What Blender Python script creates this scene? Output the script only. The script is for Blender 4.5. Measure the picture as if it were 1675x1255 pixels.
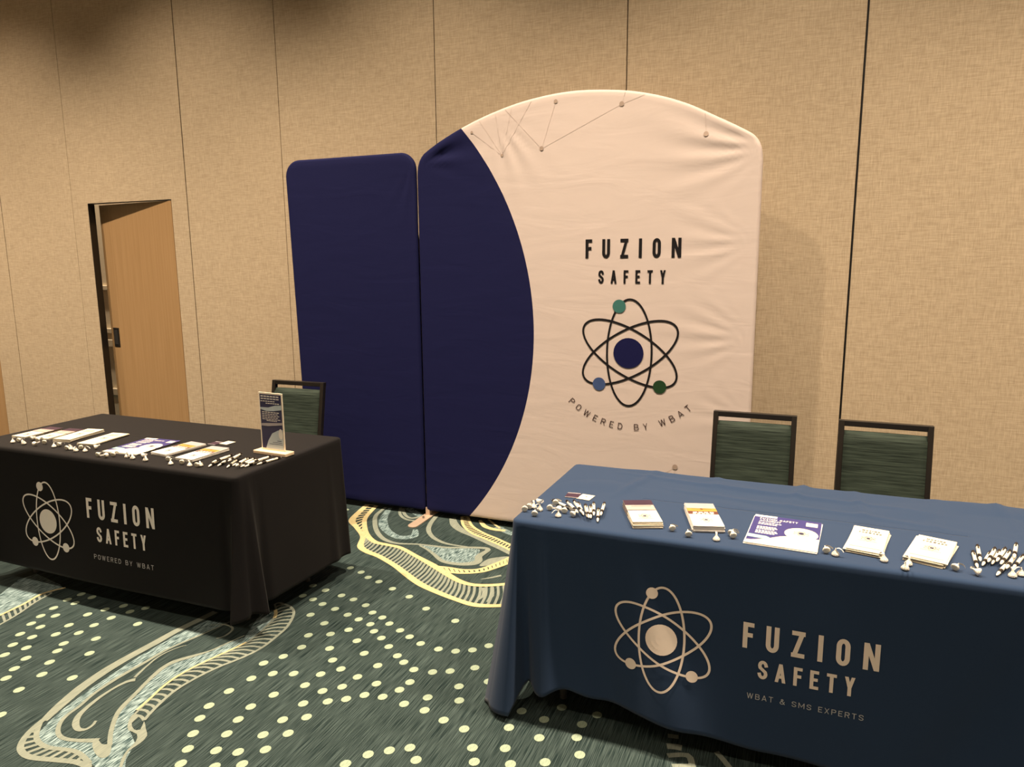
import bpy, math, random
from mathutils import Vector, Matrix, noise
random.seed(7)
for o in list(bpy.data.objects): bpy.data.objects.remove(o, do_unlink=True)
scene = bpy.context.scene
C = scene.collection
PI = math.pi
# ------------------------------------------------------------------ camera
F_PX, PITCH, ROLL, YAW, CAM_H = 1183.52, 0.167989, -0.007736, 0.388126, 1.65
W_PX, H_PX = 1675.0, 1255.0
FW = Vector((-math.sin(YAW)*math.cos(PITCH), math.cos(YAW)*math.cos(PITCH), -math.sin(PITCH)))
_rt = Vector((math.cos(YAW), math.sin(YAW), 0)); _up = _rt.cross(FW)
RT = _rt*math.cos(ROLL) + _up*math.sin(ROLL)
UP = _up*math.cos(ROLL) - _rt*math.sin(ROLL)
CAM = Vector((0, 0, CAM_H))
cd = bpy.data.cameras.new('camera'); cam = bpy.data.objects.new('camera', cd); C.objects.link(cam)
cd.sensor_fit = 'HORIZONTAL'; cd.sensor_width = 36.0; cd.lens = F_PX/W_PX*36.0
cd.clip_start = 0.05; cd.clip_end = 60
cam.matrix_world = Matrix(((RT.x, UP.x, -FW.x, CAM.x), (RT.y, UP.y, -FW.y, CAM.y), (RT.z, UP.z, -FW.z, CAM.z), (0, 0, 0, 1)))
scene.camera = cam
# ------------------------------------------------------------------ world, exposure
wd = bpy.data.worlds.new('world'); scene.world = wd; wd.use_nodes = True
wd.node_tree.nodes['Background'].inputs[0].default_value = (0.9, 0.8, 0.7, 1)
wd.node_tree.nodes['Background'].inputs[1].default_value = 0.02
vs = scene.view_settings
vs.view_transform = 'Standard'; vs.look = 'None'; vs.gamma = 1.0; vs.use_curve_mapping = False
vs.exposure = -0.2
LAMP_COL = (1.0, 0.80, 0.57)
WALL_Y = 4.256
CEIL_Z = 5.5
WALL_LAMP = 1380.0      # the row of downlights that washes the partition
ROOM_LAMP = 225.0      # the rows further into the room

def at(x, y, axis='z', val=0.0):
    """world point where the sight line of a photograph pixel meets a plane of the room"""
    d = RT*((x-W_PX/2)/F_PX) - UP*((y-H_PX/2)/F_PX) + FW
    i = 'xyz'.index(axis)
    return CAM + d*((val-CAM[i])/d[i])

# ------------------------------------------------------------------ materials
M = {}
def nt_mat(name):
    m = bpy.data.materials.new(name); m.use_nodes = True
    nt = m.node_tree; b = nt.nodes['Principled BSDF']
    M[name] = m
    return m, nt, b
def plain(name, col, rough=0.6, metal=0.0, spec=0.5, noise_amt=0.08, scale=40, sheen=0.0, bump=0.0, bscale=200):
    m, nt, b = nt_mat(name)
    tc = nt.nodes.new('ShaderNodeTexCoord'); n = nt.nodes.new('ShaderNodeTexNoise'); n.inputs['Scale'].default_value = scale
    n.inputs['Detail'].default_value = 3
    nt.links.new(tc.outputs['Object'], n.inputs['Vector'])
    r = nt.nodes.new('ShaderNodeMix'); r.data_type = 'RGBA'
    r.inputs['A'].default_value = (*[c*(1-noise_amt) for c in col], 1); r.inputs['B'].default_value = (*[min(1, c*(1+noise_amt)) for c in col], 1)
    nt.links.new(n.outputs['Fac'], r.inputs['Factor']); nt.links.new(r.outputs['Result'], b.inputs['Base Color'])
    b.inputs['Roughness'].default_value = rough; b.inputs['Metallic'].default_value = metal; b.inputs['Specular IOR Level'].default_value = spec
    if sheen: b.inputs['Sheen Weight'].default_value = sheen; b.inputs['Sheen Roughness'].default_value = 0.5
    if bump:
        n2 = nt.nodes.new('ShaderNodeTexNoise'); n2.inputs['Scale'].default_value = bscale; n2.inputs['Detail'].default_value = 4
        nt.links.new(tc.outputs['Object'], n2.inputs['Vector'])
        bp = nt.nodes.new('ShaderNodeBump'); bp.inputs['Strength'].default_value = bump; bp.inputs['Distance'].default_value = 0.004
        nt.links.new(n2.outputs['Fac'], bp.inputs['Height']); nt.links.new(bp.outputs['Normal'], b.inputs['Normal'])
    return m
def streaks(name, colA, colB, scl, lo=0.35, hi=0.65, rough=0.9, bump=0.3, spec=0.1, coord='Object', scl2=None, patch=0.0, detail=3):
    """two colours mixed by noise stretched along one axis"""
    m, nt, b = nt_mat(name)
    tc = nt.nodes.new('ShaderNodeTexCoord'); mp = nt.nodes.new('ShaderNodeMapping'); mp.inputs['Scale'].default_value = scl
    nt.links.new(tc.outputs[coord], mp.inputs['Vector'])
    n = nt.nodes.new('ShaderNodeTexNoise'); n.inputs['Scale'].default_value = 1; n.inputs['Detail'].default_value = detail
    nt.links.new(mp.outputs['Vector'], n.inputs['Vector'])
    fac = n.outputs['Fac']
    if scl2:
        mp2 = nt.nodes.new('ShaderNodeMapping'); mp2.inputs['Scale'].default_value = scl2
        nt.links.new(tc.outputs[coord], mp2.inputs['Vector'])
        n2 = nt.nodes.new('ShaderNodeTexNoise'); n2.inputs['Scale'].default_value = 1; n2.inputs['Detail'].default_value = detail
        nt.links.new(mp2.outputs['Vector'], n2.inputs['Vector'])
        ad = nt.nodes.new('ShaderNodeMath'); ad.operation = 'ADD'
        nt.links.new(fac, ad.inputs[0]); nt.links.new(n2.outputs['Fac'], ad.inputs[1])
        ml = nt.nodes.new('ShaderNodeMath'); ml.operation = 'MULTIPLY'; ml.inputs[1].default_value = 0.5
        nt.links.new(ad.outputs[0], ml.inputs[0]); fac = ml.outputs[0]
    if patch:
        n3 = nt.nodes.new('ShaderNodeTexNoise'); n3.inputs['Scale'].default_value = 5; n3.inputs['Detail'].default_value = 2
        nt.links.new(tc.outputs[coord], n3.inputs['Vector'])
        mm = nt.nodes.new('ShaderNodeMath'); mm.operation = 'MULTIPLY_ADD'; mm.inputs[1].default_value = patch; 
        nt.links.new(n3.outputs['Fac'], mm.inputs[0]); nt.links.new(fac, mm.inputs[2])
        sb = nt.nodes.new('ShaderNodeMath'); sb.operation = 'SUBTRACT'; sb.inputs[1].default_value = patch*0.5
        nt.links.new(mm.outputs[0], sb.inputs[0]); fac = sb.outputs[0]
    mr = nt.nodes.new('ShaderNodeMapRange'); mr.inputs['From Min'].default_value = lo; mr.inputs['From Max'].default_value = hi
    nt.links.new(fac, mr.inputs['Value'])
    r = nt.nodes.new('ShaderNodeMix'); r.data_type = 'RGBA'; r.inputs['A'].default_value = (*colA, 1); r.inputs['B'].default_value = (*colB, 1)
    nt.links.new(mr.outputs['Result'], r.inputs['Factor']); nt.links.new(r.outputs['Result'], b.inputs['Base Color'])
    b.inputs['Roughness'].default_value = rough; b.inputs['Specular IOR Level'].default_value = spec
    if bump:
        bp = nt.nodes.new('ShaderNodeBump'); bp.inputs['Strength'].default_value = bump; bp.inputs['Distance'].default_value = 0.003
        nt.links.new(fac, bp.inputs['Height']); nt.links.new(bp.outputs['Normal'], b.inputs['Normal'])
    return m
# carpet yarns: streaks run towards the partition (world Y)
streaks('carpet', (0.009, 0.018, 0.019), (0.055, 0.080, 0.080), (330, 8, 1), 0.36, 0.66, patch=0.14, detail=2)
streaks('carpet_cream', (0.16, 0.19, 0.165), (0.25, 0.275, 0.235), (230, 14, 1), 0.3, 0.7)
streaks('carpet_dot', (0.23, 0.30, 0.23), (0.33, 0.40, 0.31), (230, 30, 1), 0.3, 0.7)
streaks('carpet_yellow', (0.42, 0.35, 0.18), (0.56, 0.49, 0.29), (230, 30, 1), 0.3, 0.7)
streaks('carpet_blue', (0.022, 0.048, 0.054), (0.29, 0.39, 0.41), (260, 22, 1), 0.42, 0.60)
streaks('wall_linen', (0.345, 0.270, 0.188), (0.530, 0.432, 0.318), (18, 18, 460), 0.37, 0.63, rough=0.75, bump=0.25, spec=0.25, scl2=(460, 460, 18), detail=4)
streaks('door_laminate', (0.31, 0.190, 0.090), (0.36, 0.225, 0.112), (60, 60, 1.5), 0.3, 0.7, rough=0.45, bump=0.02, spec=0.4)
streaks('green_upholstery', (0.006, 0.012, 0.009), (0.036, 0.053, 0.042), (7, 60, 190), 0.32, 0.70, rough=0.8, bump=0.25, spec=0.25)
plain('black_metal', (0.012, 0.010, 0.009), 0.35, 0.0, 0.5)
plain('black_gap', (0.006, 0.005, 0.005), 0.8)
plain('grey_metal', (0.25, 0.24, 0.23), 0.4, 0.8)
plain('cream_paint', (0.66, 0.57, 0.43), 0.6)
plain('ceiling_paint', (0.62, 0.57, 0.50), 0.9)
plain('navy_cloth', (0.021, 0.042, 0.094), 0.85, 0, 0.12, 0.06, 300, sheen=0.10, bump=0.05, bscale=900)
plain('black_cloth', (0.0052, 0.0045, 0.0058), 0.75, 0, 0.16, 0.05, 300, sheen=0.04, bump=0.05, bscale=900)
plain('table_plastic', (0.55, 0.53, 0.50), 0.5)
plain('cloth_print', (0.88, 0.76, 0.68), 0.45, 0.0, 0.5, 0.03, 60)
plain('cloth_print_silver', (0.88, 0.85, 0.82), 0.45, 0.0, 0.5, 0.03, 60)
plain('cloth_print_grey', (0.50, 0.50, 0.53), 0.5, 0, 0.5, 0.25, 30)
plain('ink_black', (0.006, 0.005, 0.007), 0.8, 0, 0.2)
plain('ink_brown', (0.035, 0.014, 0.014), 0.8, 0, 0.2)
plain('ink_navy', (0.007, 0.008, 0.055), 0.8, 0, 0.12)
plain('ink_teal', (0.026, 0.135, 0.125), 0.7)
plain('ink_blue', (0.032, 0.064, 0.19), 0.7)
plain('ink_green', (0.014, 0.046, 0.018), 0.8, 0, 0.15)
plain('ink_line', (0.55, 0.465, 0.445), 0.8)
plain('ink_dot', (0.34, 0.26, 0.22), 0.8)
plain('brushed_foot', (0.62, 0.48, 0.38), 0.42, 0.45)
plain('paper_cream', (0.66, 0.61, 0.50), 0.6)
plain('paper_white', (0.66, 0.64, 0.61), 0.6)
plain('print_plum', (0.034, 0.012, 0.032), 0.5)
plain('print_pink', (0.48, 0.35, 0.33), 0.5)
plain('print_sky', (0.34, 0.32, 0.35), 0.5)
plain('print_orange', (0.52, 0.25, 0.05), 0.5)
plain('print_rust', (0.11, 0.034, 0.022), 0.5)
plain('print_violet', (0.038, 0.034, 0.165), 0.45)
plain('print_navy', (0.020, 0.020, 0.075), 0.45)
plain('print_aqua', (0.30, 0.50, 0.49), 0.45)
plain('print_paleblue', (0.42, 0.50, 0.56), 0.45)
plain('print_grey', (0.10, 0.09, 0.09), 0.6)
plain('pale_wood', (0.80, 0.62, 0.44), 0.45)
plain('acrylic_edge', (0.86, 0.78, 0.66), 0.25)
plain('pen_white', (0.85, 0.80, 0.68), 0.3)
plain('pen_black', (0.012, 0.008, 0.007), 0.35)
plain('foil', (0.88, 0.84, 0.76), 0.35, 0.2, 0.5, 0.15, 300, bump=0.9, bscale=350)
plain('foil_base', (0.85, 0.76, 0.60), 0.45, 0.1, 0.5, 0.35, 250, bump=0.3, bscale=200)
plain('trim_white', (0.75, 0.72, 0.68), 0.5)
m, nt, b = nt_mat('lamp_glow')
b.inputs['Base Color'].default_value = (0.9, 0.85, 0.75, 1)
b.inputs['Emission Color'].default_value = (1.0, 0.82, 0.6, 1); b.inputs['Emission Strength'].default_value = 8
# printed stretch fabric: cream with a navy field outside a large circle (navy to the left of the arc)
def print_fabric(name, circle, cream=(0.57, 0.490, 0.475), navy=(0.0075, 0.0090, 0.052)):
    m, nt, b = nt_mat(name)
    tc = nt.nodes.new('ShaderNodeTexCoord')
    if circle:
        cx, cz, R = circle
        sp = nt.nodes.new('ShaderNodeSeparateXYZ'); nt.links.new(tc.outputs['Object'], sp.inputs[0])
        def mth(op, a, bv):
            n = nt.nodes.new('ShaderNodeMath'); n.operation = op
            for k, v in enumerate((a, bv)):
                if v is None: continue
                if isinstance(v, (int, float)): n.inputs[k].default_value = v
                else: nt.links.new(v, n.inputs[k])
            return n.outputs[0]
        dx = mth('SUBTRACT', sp.outputs['X'], cx); dz = mth('SUBTRACT', sp.outputs['Z'], cz)
        r2 = mth('ADD', mth('MULTIPLY', dx, dx), mth('MULTIPLY', dz, dz))
        ins = mth('LESS_THAN', r2, R*R)
        mx = nt.nodes.new('ShaderNodeMix'); mx.data_type = 'RGBA'
        mx.inputs['A'].default_value = (*cream, 1); mx.inputs['B'].default_value = (*navy, 1)
        nt.links.new(ins, mx.inputs['Factor']); nt.links.new(mx.outputs['Result'], b.inputs['Base Color'])
    else:
        n0 = nt.nodes.new('ShaderNodeTexNoise'); n0.inputs['Scale'].default_value = 300
        nt.links.new(tc.outputs['Object'], n0.inputs['Vector'])
        mx = nt.nodes.new('ShaderNodeMix'); mx.data_type = 'RGBA'
        mx.inputs['A'].default_value = (*[c*0.92 for c in navy], 1); mx.inputs['B'].default_value = (*[c*1.08 for c in navy], 1)
        nt.links.new(n0.outputs['Fac'], mx.inputs['Factor']); nt.links.new(mx.outputs['Result'], b.inputs['Base Color'])
    mp = nt.nodes.new('ShaderNodeMapping'); mp.inputs['Scale'].default_value = (2.2, 2, 9); mp.inputs['Rotation'].default_value = (0, 0.35, 0)
    nt.links.new(tc.outputs['Object'], mp.inputs['Vector'])
    n = nt.nodes.new('ShaderNodeTexNoise'); n.inputs['Scale'].default_value = 1.0; n.inputs['Detail'].default_value = 4; n.inputs['Distortion'].default_value = 0.8
    nt.links.new(mp.outputs['Vector'], n.inputs['Vector'])
    bp = nt.nodes.new('ShaderNodeBump'); bp.inputs['Strength'].default_value = 0.2; bp.inputs['Distance'].default_value = 0.012
    nt.links.new(n.outputs['Fac'], bp.inputs['Height']); nt.links.new(bp.outputs['Normal'], b.inputs['Normal'])
    b.inputs['Roughness'].default_value = 0.8; b.inputs['Specular IOR Level'].default_value = 0.12
    return m

# ------------------------------------------------------------------ mesh helpers
class MB:
    def __init__(s): s.v = []; s.f = []
    def add(s, vs, fs):
        o = len(s.v); s.v += [tuple(p) for p in vs]; s.f += [tuple(i+o for i in f) for f in fs]; return s
    def box(s, x0, x1, y0, y1, z0, z1):
        return s.add([(x0,y0,z0),(x1,y0,z0),(x1,y1,z0),(x0,y1,z0),(x0,y0,z1),(x1,y0,z1),(x1,y1,z1),(x0,y1,z1)],
                     [(0,3,2,1),(4,5,6,7),(0,1,5,4),(1,2,6,5),(2,3,7,6),(3,0,4,7)])
    def bar(s, p, q, w, d, up=(0,0,1)):
        """square bar from p to q"""
        p = Vector(p); q = Vector(q); a = (q-p).normalized(); u = Vector(up)
        if abs(a.dot(u)) > 0.95: u = Vector((0,1,0))
        x = a.cross(u).normalized(); y = x.cross(a)
        vs = [e + x*(sx*w/2) + y*(sy*d/2) for e in (p, q) for sx, sy in ((-1,-1),(1,-1),(1,1),(-1,1))]
        return s.add(vs, [(0,1,2,3),(4,7,6,5),(0,4,5,1),(1,5,6,2),(2,6,7,3),(3,7,4,0)])
    def lathe(s, prof, n=14, off=(0,0,0), axis='z'):
        vs = []; fs = []
        for (r, h) in prof:
            for k in range(n):
                a = 2*PI*k/n
                p = (r*math.cos(a), r*math.sin(a), h) if axis == 'z' else (h, r*math.cos(a), r*math.sin(a))
                vs.append((p[0]+off[0], p[1]+off[1], p[2]+off[2]))
        for i in range(len(prof)-1):
            for k in range(n):
                fs.append((i*n+k, i*n+(k+1) % n, (i+1)*n+(k+1) % n, (i+1)*n+k))
        fs.append(tuple(range(n))[::-1]); fs.append(tuple((len(prof)-1)*n+k for k in range(n)))
        return s.add(vs, fs)
    def build(s, name, mat, parent=None, world=False, smooth=False, bevel=0.0):
        vs = s.v
        if world and parent is not None:
            off = Vector((0,0,0)); o = parent
            while o is not None: off += o.location; o = o.parent
            vs = [(p[0]-off.x, p[1]-off.y, p[2]-off.z) for p in vs]
        me = bpy.data.meshes.new(name); me.from_pydata(vs, [], s.f); me.update()
        if smooth:
            for pl in me.polygons: pl.use_smooth = True
        me.materials.append(M[mat])
        o = bpy.data.objects.new(name, me); C.objects.link(o)
        if parent is not None: o.parent = parent
        if bevel:
            bm = o.modifiers.new('bevel', 'BEVEL'); bm.width = bevel; bm.segments = 2; bm.limit_method = 'ANGLE'
        return o
def tag(o, label=None, cat=None, group=None, kind=None):
    if label: o['label'] = label
    if cat: o['category'] = cat
    if group: o['group'] = group
    if kind: o['kind'] = kind
    return o
def thing(name, label, cat, loc=(0,0,0), rz=0.0, group=None):
    o = bpy.data.objects.new(name, None); C.objects.link(o); o.empty_display_size = 0.05
    o.location = loc; o.rotation_euler = (0, 0, rz)
    return tag(o, label, cat, group)
def copy_mesh_obj(src, parent):
    c = src.copy(); C.objects.link(c); c.parent = parent; return c
ORD = ['first', 'second', 'third', 'fourth', 'fifth', 'sixth', 'seventh', 'eighth', 'ninth', 'tenth', 'eleventh', 'twelfth', 'thirteenth',
       'fourteenth', 'fifteenth', 'sixteenth', 'seventeenth', 'eighteenth', 'nineteenth', 'twentieth']
def smooth_line(pts, n=6, closed=False):
    out = []; N = len(pts)
    rng = range(N if closed else N-1)
    for i in rng:
        g = lambda k: pts[k % N] if closed else pts[max(0, min(N-1, k))]
        p0, p1, p2, p3 = g(i-1), g(i), g(i+1), g(i+2)
        for k in range(n):
            t = k/n
            out.append(tuple(0.5*((2*b)+(c-a)*t+(2*a-5*b+4*c-d)*t*t+(3*b-a-3*c+d)*t**3) for a, b, c, d in zip(p0, p1, p2, p3)))
    if not closed: out.append(tuple(pts[-1]))
    return out

# flat drawing in 2D: list of polygons (each a list of (u,v)), later laid onto a surface
class Poly(list):
    lift = 0.0
def lifted(polys, e):
    out = []
    for p in polys:
        q = Poly(p); q.lift = getattr(p, 'lift', 0.0)+e; out.append(q)
    return out
def subdivide(pts, step, closed=False):
    q = []
    for a, b_ in zip(pts, pts[1:] + (pts[:1] if closed else [])):
        k = max(1, int(math.hypot(b_[0]-a[0], b_[1]-a[1])/step))
        q += [(a[0]+(b_[0]-a[0])*i/k, a[1]+(b_[1]-a[1])*i/k) for i in range(k)]
    if not closed: q.append(tuple(pts[-1]))
    return q
def ribbon(pts, w, closed=False, step=None):
    """quads of a mitred stroke of width w (number or list) along a polyline"""
    if step: pts = subdivide(list(pts), step, closed)
    N = len(pts); L = []; R = []
    def nrm(a, b_):
        dx, dy = b_[0]-a[0], b_[1]-a[1]; l = math.hypot(dx, dy) or 1e-9; return (-dy/l, dx/l)
    for i, p in enumerate(pts):
        n1 = nrm(pts[(i-1) % N], p) if (closed or i > 0) else None
        n2 = nrm(p, pts[(i+1) % N]) if (closed or i < N-1) else None
        n1 = n1 or n2; n2 = n2 or n1
        mx, my = n1[0]+n2[0], n1[1]+n2[1]; l = math.hypot(mx, my) or 1e-9; mx /= l; my /= l
        ww = (w if isinstance(w, (int, float)) else w[i])/2/max(0.6, mx*n1[0]+my*n1[1])
        L.append((p[0]+mx*ww, p[1]+my*ww)); R.append((p[0]-mx*ww, p[1]-my*ww))
    return [[R[i], R[(i+1) % N], L[(i+1) % N], L[i]] for i in range(N if closed else N-1)]
def disc(cx, cy, r, n=28): return [[(cx+r*math.cos(2*PI*k/n), cy+r*math.sin(2*PI*k/n)) for k in range(n)]]
def disc_fan(cx, cy, r, n=28, rings=3):
    out = []
    for j in range(rings):
        r0, r1 = r*j/rings, r*(j+1)/rings
        for k in range(n):
            a, b_ = 2*PI*k/n, 2*PI*(k+1)/n
            P = lambda q, s: (cx+q*math.cos(s), cy+q*math.sin(s))
            out.append([P(r1, a), P(r1, b_), P(r0, b_), P(r0, a)] if j else [P(r1, a), P(r1, b_), (cx, cy)])
    return out
def arc(cx, cy, rx, ry, a0, a1, n=7): return [(cx+rx*math.cos(math.radians(a0+(a1-a0)*k/n)), cy+ry*math.sin(math.radians(a0+(a1-a0)*k/n))) for k in range(n+1)]
r_ = 0.24
def bowl(y0, y1, x0, x1): return [(x0, y1)]+arc(x1-.3, (y0+y1)/2, .3, (y1-y0)/2, 90, -90, 10)+[(x0, y0)]
GL = {   # strokes on a unit box: 'p' polyline through stroke centres, 'd' diagonal with level ends
 'F': ['p', [(0,0),(0,1),(1,1)], 'p', [(0,.52),(.82,.52)]], 'E': ['p', [(1,0),(0,0),(0,1),(1,1)], 'p', [(0,.52),(.82,.52)]],
 'U': ['p', [(0,1)]+arc(.5,r_,.5,r_,180,360,12)+[(1,1)]], 'Z': ['p', [(0,1),(1,1)], 'd', [(1,1),(0,0)], 'p', [(0,0),(1,0)]], 'I': ['p', [(.5,0),(.5,1)]],
 'O': ['c', arc(.5,1-r_,.5,r_,0,180,12)+arc(.5,r_,.5,r_,180,360,12)],
 'N': ['p', [(0,0),(0,1)], 'd', [(0,1),(1,0)], 'p', [(1,0),(1,1)]], 'T': ['p', [(0,1),(1,1)], 'p', [(.5,0),(.5,1)]],
 'Y': ['d', [(0,1),(.5,.40)], 'd', [(1,1),(.5,.40)], 'p', [(.5,.47),(.5,0)]],
 'A': ['d', [(0,0),(.5,1)], 'd', [(1,0),(.5,1)], 'p', [(.24,.27),(.76,.27)]],
 'S': ['p', arc(.5,.76,.5,.24,12,180,10)+[(.08,.63),(.5,.50),(.92,.37)]+arc(.5,.24,.5,.24,0,-168,10)],
 'P': ['p', [(0,0),(0,1)], 'p', bowl(.50,1,0,1)], 'R': ['p', [(0,0),(0,1)], 'p', bowl(.50,1,0,1), 'd', [(.55,.52),(1,0)]],
 'D': ['p', [(0,0),(0,1)], 'p', [(0,1),(.45,1)]+arc(.45,.5,.55,.5,90,-90,12)+[(0,0)]], 'W': ['d', [(0,1),(.25,0)], 'd', [(.5,1),(.25,0)], 'd', [(.5,1),(.75,0)], 'd', [(1,1),(.75,0)]],
 'M': ['p', [(0,0),(0,1)], 'd', [(0,1),(.5,.2)], 'd', [(1,1),(.5,.2)], 'p', [(1,0),(1,1)]],
 'B': ['p', [(0,0),(0,1)], 'p', bowl(.53,1,0,.93), 'p', bowl(0,.53,0,1)],
 'X': ['d', [(0,0),(1,1)], 'd', [(1,0),(0,1)]], 'C': ['p', arc(.5,.7,.5,.3,10,180,10)+arc(.5,.3,.5,.3,180,350,10)], 'G': ['p', arc(.5,.7,.5,.3,10,180,10)+arc(.5,.3,.5,.3,180,360,10)+[(1,.45),(.6,.45)]],
 'V': ['d', [(0,1),(.5,0)], 'd', [(1,1),(.5,0)]], 'L': ['p', [(0,1),(0,0),(1,0)]],
 '&': ['p', [(1,0),(.3,.72)]+arc(.45,.84,.2,.16,210,-20,8)+[(.1,.42)]+arc(.4,.25,.4,.25,150,330,8)+[(.95,.5)]],
}
WIDE = {'W': 1.45, 'M': 1.3, 'I': 0.4, '&': 1.15, 'N': 1.15, 'F': 0.86, 'E': 0.86, 'A': 1.1, 'T': 0.95}
def glyph(ch, x, y, w, h, t):
    out = []; g = GL[ch]
    for k in range(0, len(g), 2):
        kind, stp = g[k], g[k+1]
        if kind == 'd':
            (ax, ay), (bx, by) = [(x+t/2+gx*(w-t), y+(gy*h if gy in (0, 1) else t/2+gy*(h-t))) for gx, gy in stp]
            sl = math.hypot(bx-ax, by-ay)/abs(by-ay); hw = min(t*0.95, t*sl)/2*1.02
            n = max(1, int(math.hypot(bx-ax, by-ay)/0.02))
            pl = [[(ax+(bx-ax)*q/n-hw, ay+(by-ay)*q/n), (ax+(bx-ax)*(q+1)/n-hw, ay+(by-ay)*(q+1)/n), (ax+(bx-ax)*(q+1)/n+hw, ay+(by-ay)*(q+1)/n), (ax+(bx-ax)*q/n+hw, ay+(by-ay)*q/n)] for q in range(n)]
        else:
            pts = [(x+t/2+gx*(w-t), y+t/2+gy*(h-t)) for gx, gy in stp]
            if kind == 'p':
                def ext(p, q):
                    l = math.hypot(q[0]-p[0], q[1]-p[1]) or 1; return (p[0]-(q[0]-p[0])/l*t/2, p[1]-(q[1]-p[1])/l*t/2)
                pts = [ext(pts[0], pts[1])]+pts[1:-1]+[ext(pts[-1], pts[-2])]
            pl = ribbon(pts, t, closed=(kind == 'c'), step=0.02)
        out += lifted(pl, 0.00012*(k//2))
    return out
def text_letters(txt, x0, x1, y, h, t, lw):
    ws = [(lw*h*WIDE.get(c, 1.0) if c != ' ' else lw*h*0.55) for c in txt]
    gap = (x1-x0-sum(ws))/(len(txt)-1); out = []; x = x0
    for c, w in zip(txt, ws):
        if c != ' ': out.append((c, glyph(c, x, y, w, h, t)))
        x += w+gap
    return out
def text_polys(txt, x0, x1, y, h, t, lw):
    """letters from x0 to x1 on baseline y; lw letter width / height"""
    ws = [(lw*h*WIDE.get(c, 1.0) if c != ' ' else lw*h*0.55) for c in txt]
    gap = (x1-x0-sum(ws))/(len(txt)-1)
    out = []; x = x0
    for c, w in zip(txt, ws):
        if c != ' ': out += glyph(c, x, y, w, h, t)
        x += w+gap
    return out
def atom(cx, cy, s, th):
    rings = []
    for a in (0, 60, -60):
        ca, sa = math.cos(math.radians(a)), math.sin(math.radians(a))
        pts = []
        for k in range(72):
            q = 2*PI*k/72; u, v = 0.127*s*math.cos(q), 0.301*s*math.sin(q)
            pts.append((cx+u*ca-v*sa, cy+u*sa+v*ca))
        rings += lifted(ribbon(pts, th, closed=True), 0.00012*(a//60 % 3))
    return rings
ELEC = [(-0.061, 0.262), (-0.171, -0.184), (0.176, -0.182)]
def letters(polys_by_letter, fn, mat, parent, how):
    for ch, pl in polys_by_letter:
        o = lay('letter', pl, fn, mat, parent); o['label'] = '%s letter %s' % (how, ch)
def lay(name, polys, fn, mat, parent, world=True, label=None):
    mb = MB()
    for pl in polys: mb.add([fn(u, v, getattr(pl, 'lift', 0.0)) for u, v in pl], [tuple(range(len(pl)))])
    o = mb.build(name, mat, parent, world)
    if label: o['label'] = label
    if name in ('lettering', 'printed_lines', 'network_lines'): o['kind'] = 'stuff'
    return o

# ------------------------------------------------------------------ room shell
X0, X1, YB, YF = -9.0, 5.0, -6.0, 7.2
fl = MB().add([(X0,YB,0),(X1,YB,0),(X1,YF,0),(X0,YF,0)], [(0,1,2,3)]).build('floor', 'carpet'); tag(fl, kind='structure')
cl = MB().box(X0, X1, YB, YF, CEIL_Z, CEIL_Z+0.1).build('ceiling', 'ceiling_paint'); tag(cl, kind='structure')
tag(MB().box(X0-0.1, X0, YB, YF, 0, CEIL_Z).build('wall_left', 'wall_linen'), kind='structure')
tag(MB().box(X1, X1+0.1, YB, YF, 0, CEIL_Z).build('wall_right', 'wall_linen'), kind='structure')
tag(MB().box(X0, X1, YB-0.1, YB, 0, CEIL_Z).build('wall_front', 'wall_linen'), kind='structure')
# partition wall: a dark core with linen panels set before it and open joints between them
TH = 0.060
D1 = (-5.422, -4.523, 2.131); D2 = (-7.62, -6.735, 2.131)
core = MB()
cy0, cy1 = WALL_Y+0.022, WALL_Y+TH
core.box(X0, D2[0], cy0, cy1, 0, CEIL_Z).box(D2[0], D2[1], cy0, cy1, D2[2], CEIL_Z).box(D2[1], D1[0], cy0, cy1, 0, CEIL_Z)
core.box(D1[0], D1[1], cy0, cy1, D1[2], CEIL_Z).box(D1[1], X1, cy0, cy1, 0, CEIL_Z)
wb = core.build('wall_back', 'black_gap'); tag(wb, kind='structure')
seams = [-9.0, -7.80, -6.4677, -5.5958, -4.3642, -3.465, -2.245, -1.025, 0.195, 1.415, 2.635, 3.855, 5.0]
gaps = {-6.4677: 0.007, -5.5958: 0.0035, -4.3642: 0.008, -3.465: 0.0055, -2.245: 0.005, -1.025: 0.007, 0.195: 0.011}
for a, b_ in zip(seams, seams[1:]):
    g0, g1 = gaps.get(a, 0.007)/2, gaps.get(b_, 0.007)/2
    mb = MB(); y0, y1 = WALL_Y, WALL_Y+0.022
    dr = D1 if a < D1[0] and b_ > D1[1] else D2 if a < D2[0] and b_ > D2[1] else None
    if dr:
        mb.box(a+g0, dr[0], y0, y1, 0.006, CEIL_Z-0.004).box(dr[1], b_-g1, y0, y1, 0.006, CEIL_Z-0.004).box(dr[0], dr[1], y0, y1, dr[2], CEIL_Z-0.004)
    else:
        mb.box(a+g0, b_-g1, y0, y1, 0.006, CEIL_Z-0.004)
    mb.build('wall_panel', 'wall_linen', wb)
# dark lining of the open doorway
mb = MB(); mb.box(D1[0]-0.001, D1[0]+0.004, WALL_Y+0.001, WALL_Y+TH-0.002, 0.0, D1[2]-0.004).box(D1[0], D1[1], WALL_Y+0.001, WALL_Y+TH-0.002, D1[2]-0.004, D1[2]+0.001)
mb.build('door_lining', 'black_metal', wb)
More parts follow.
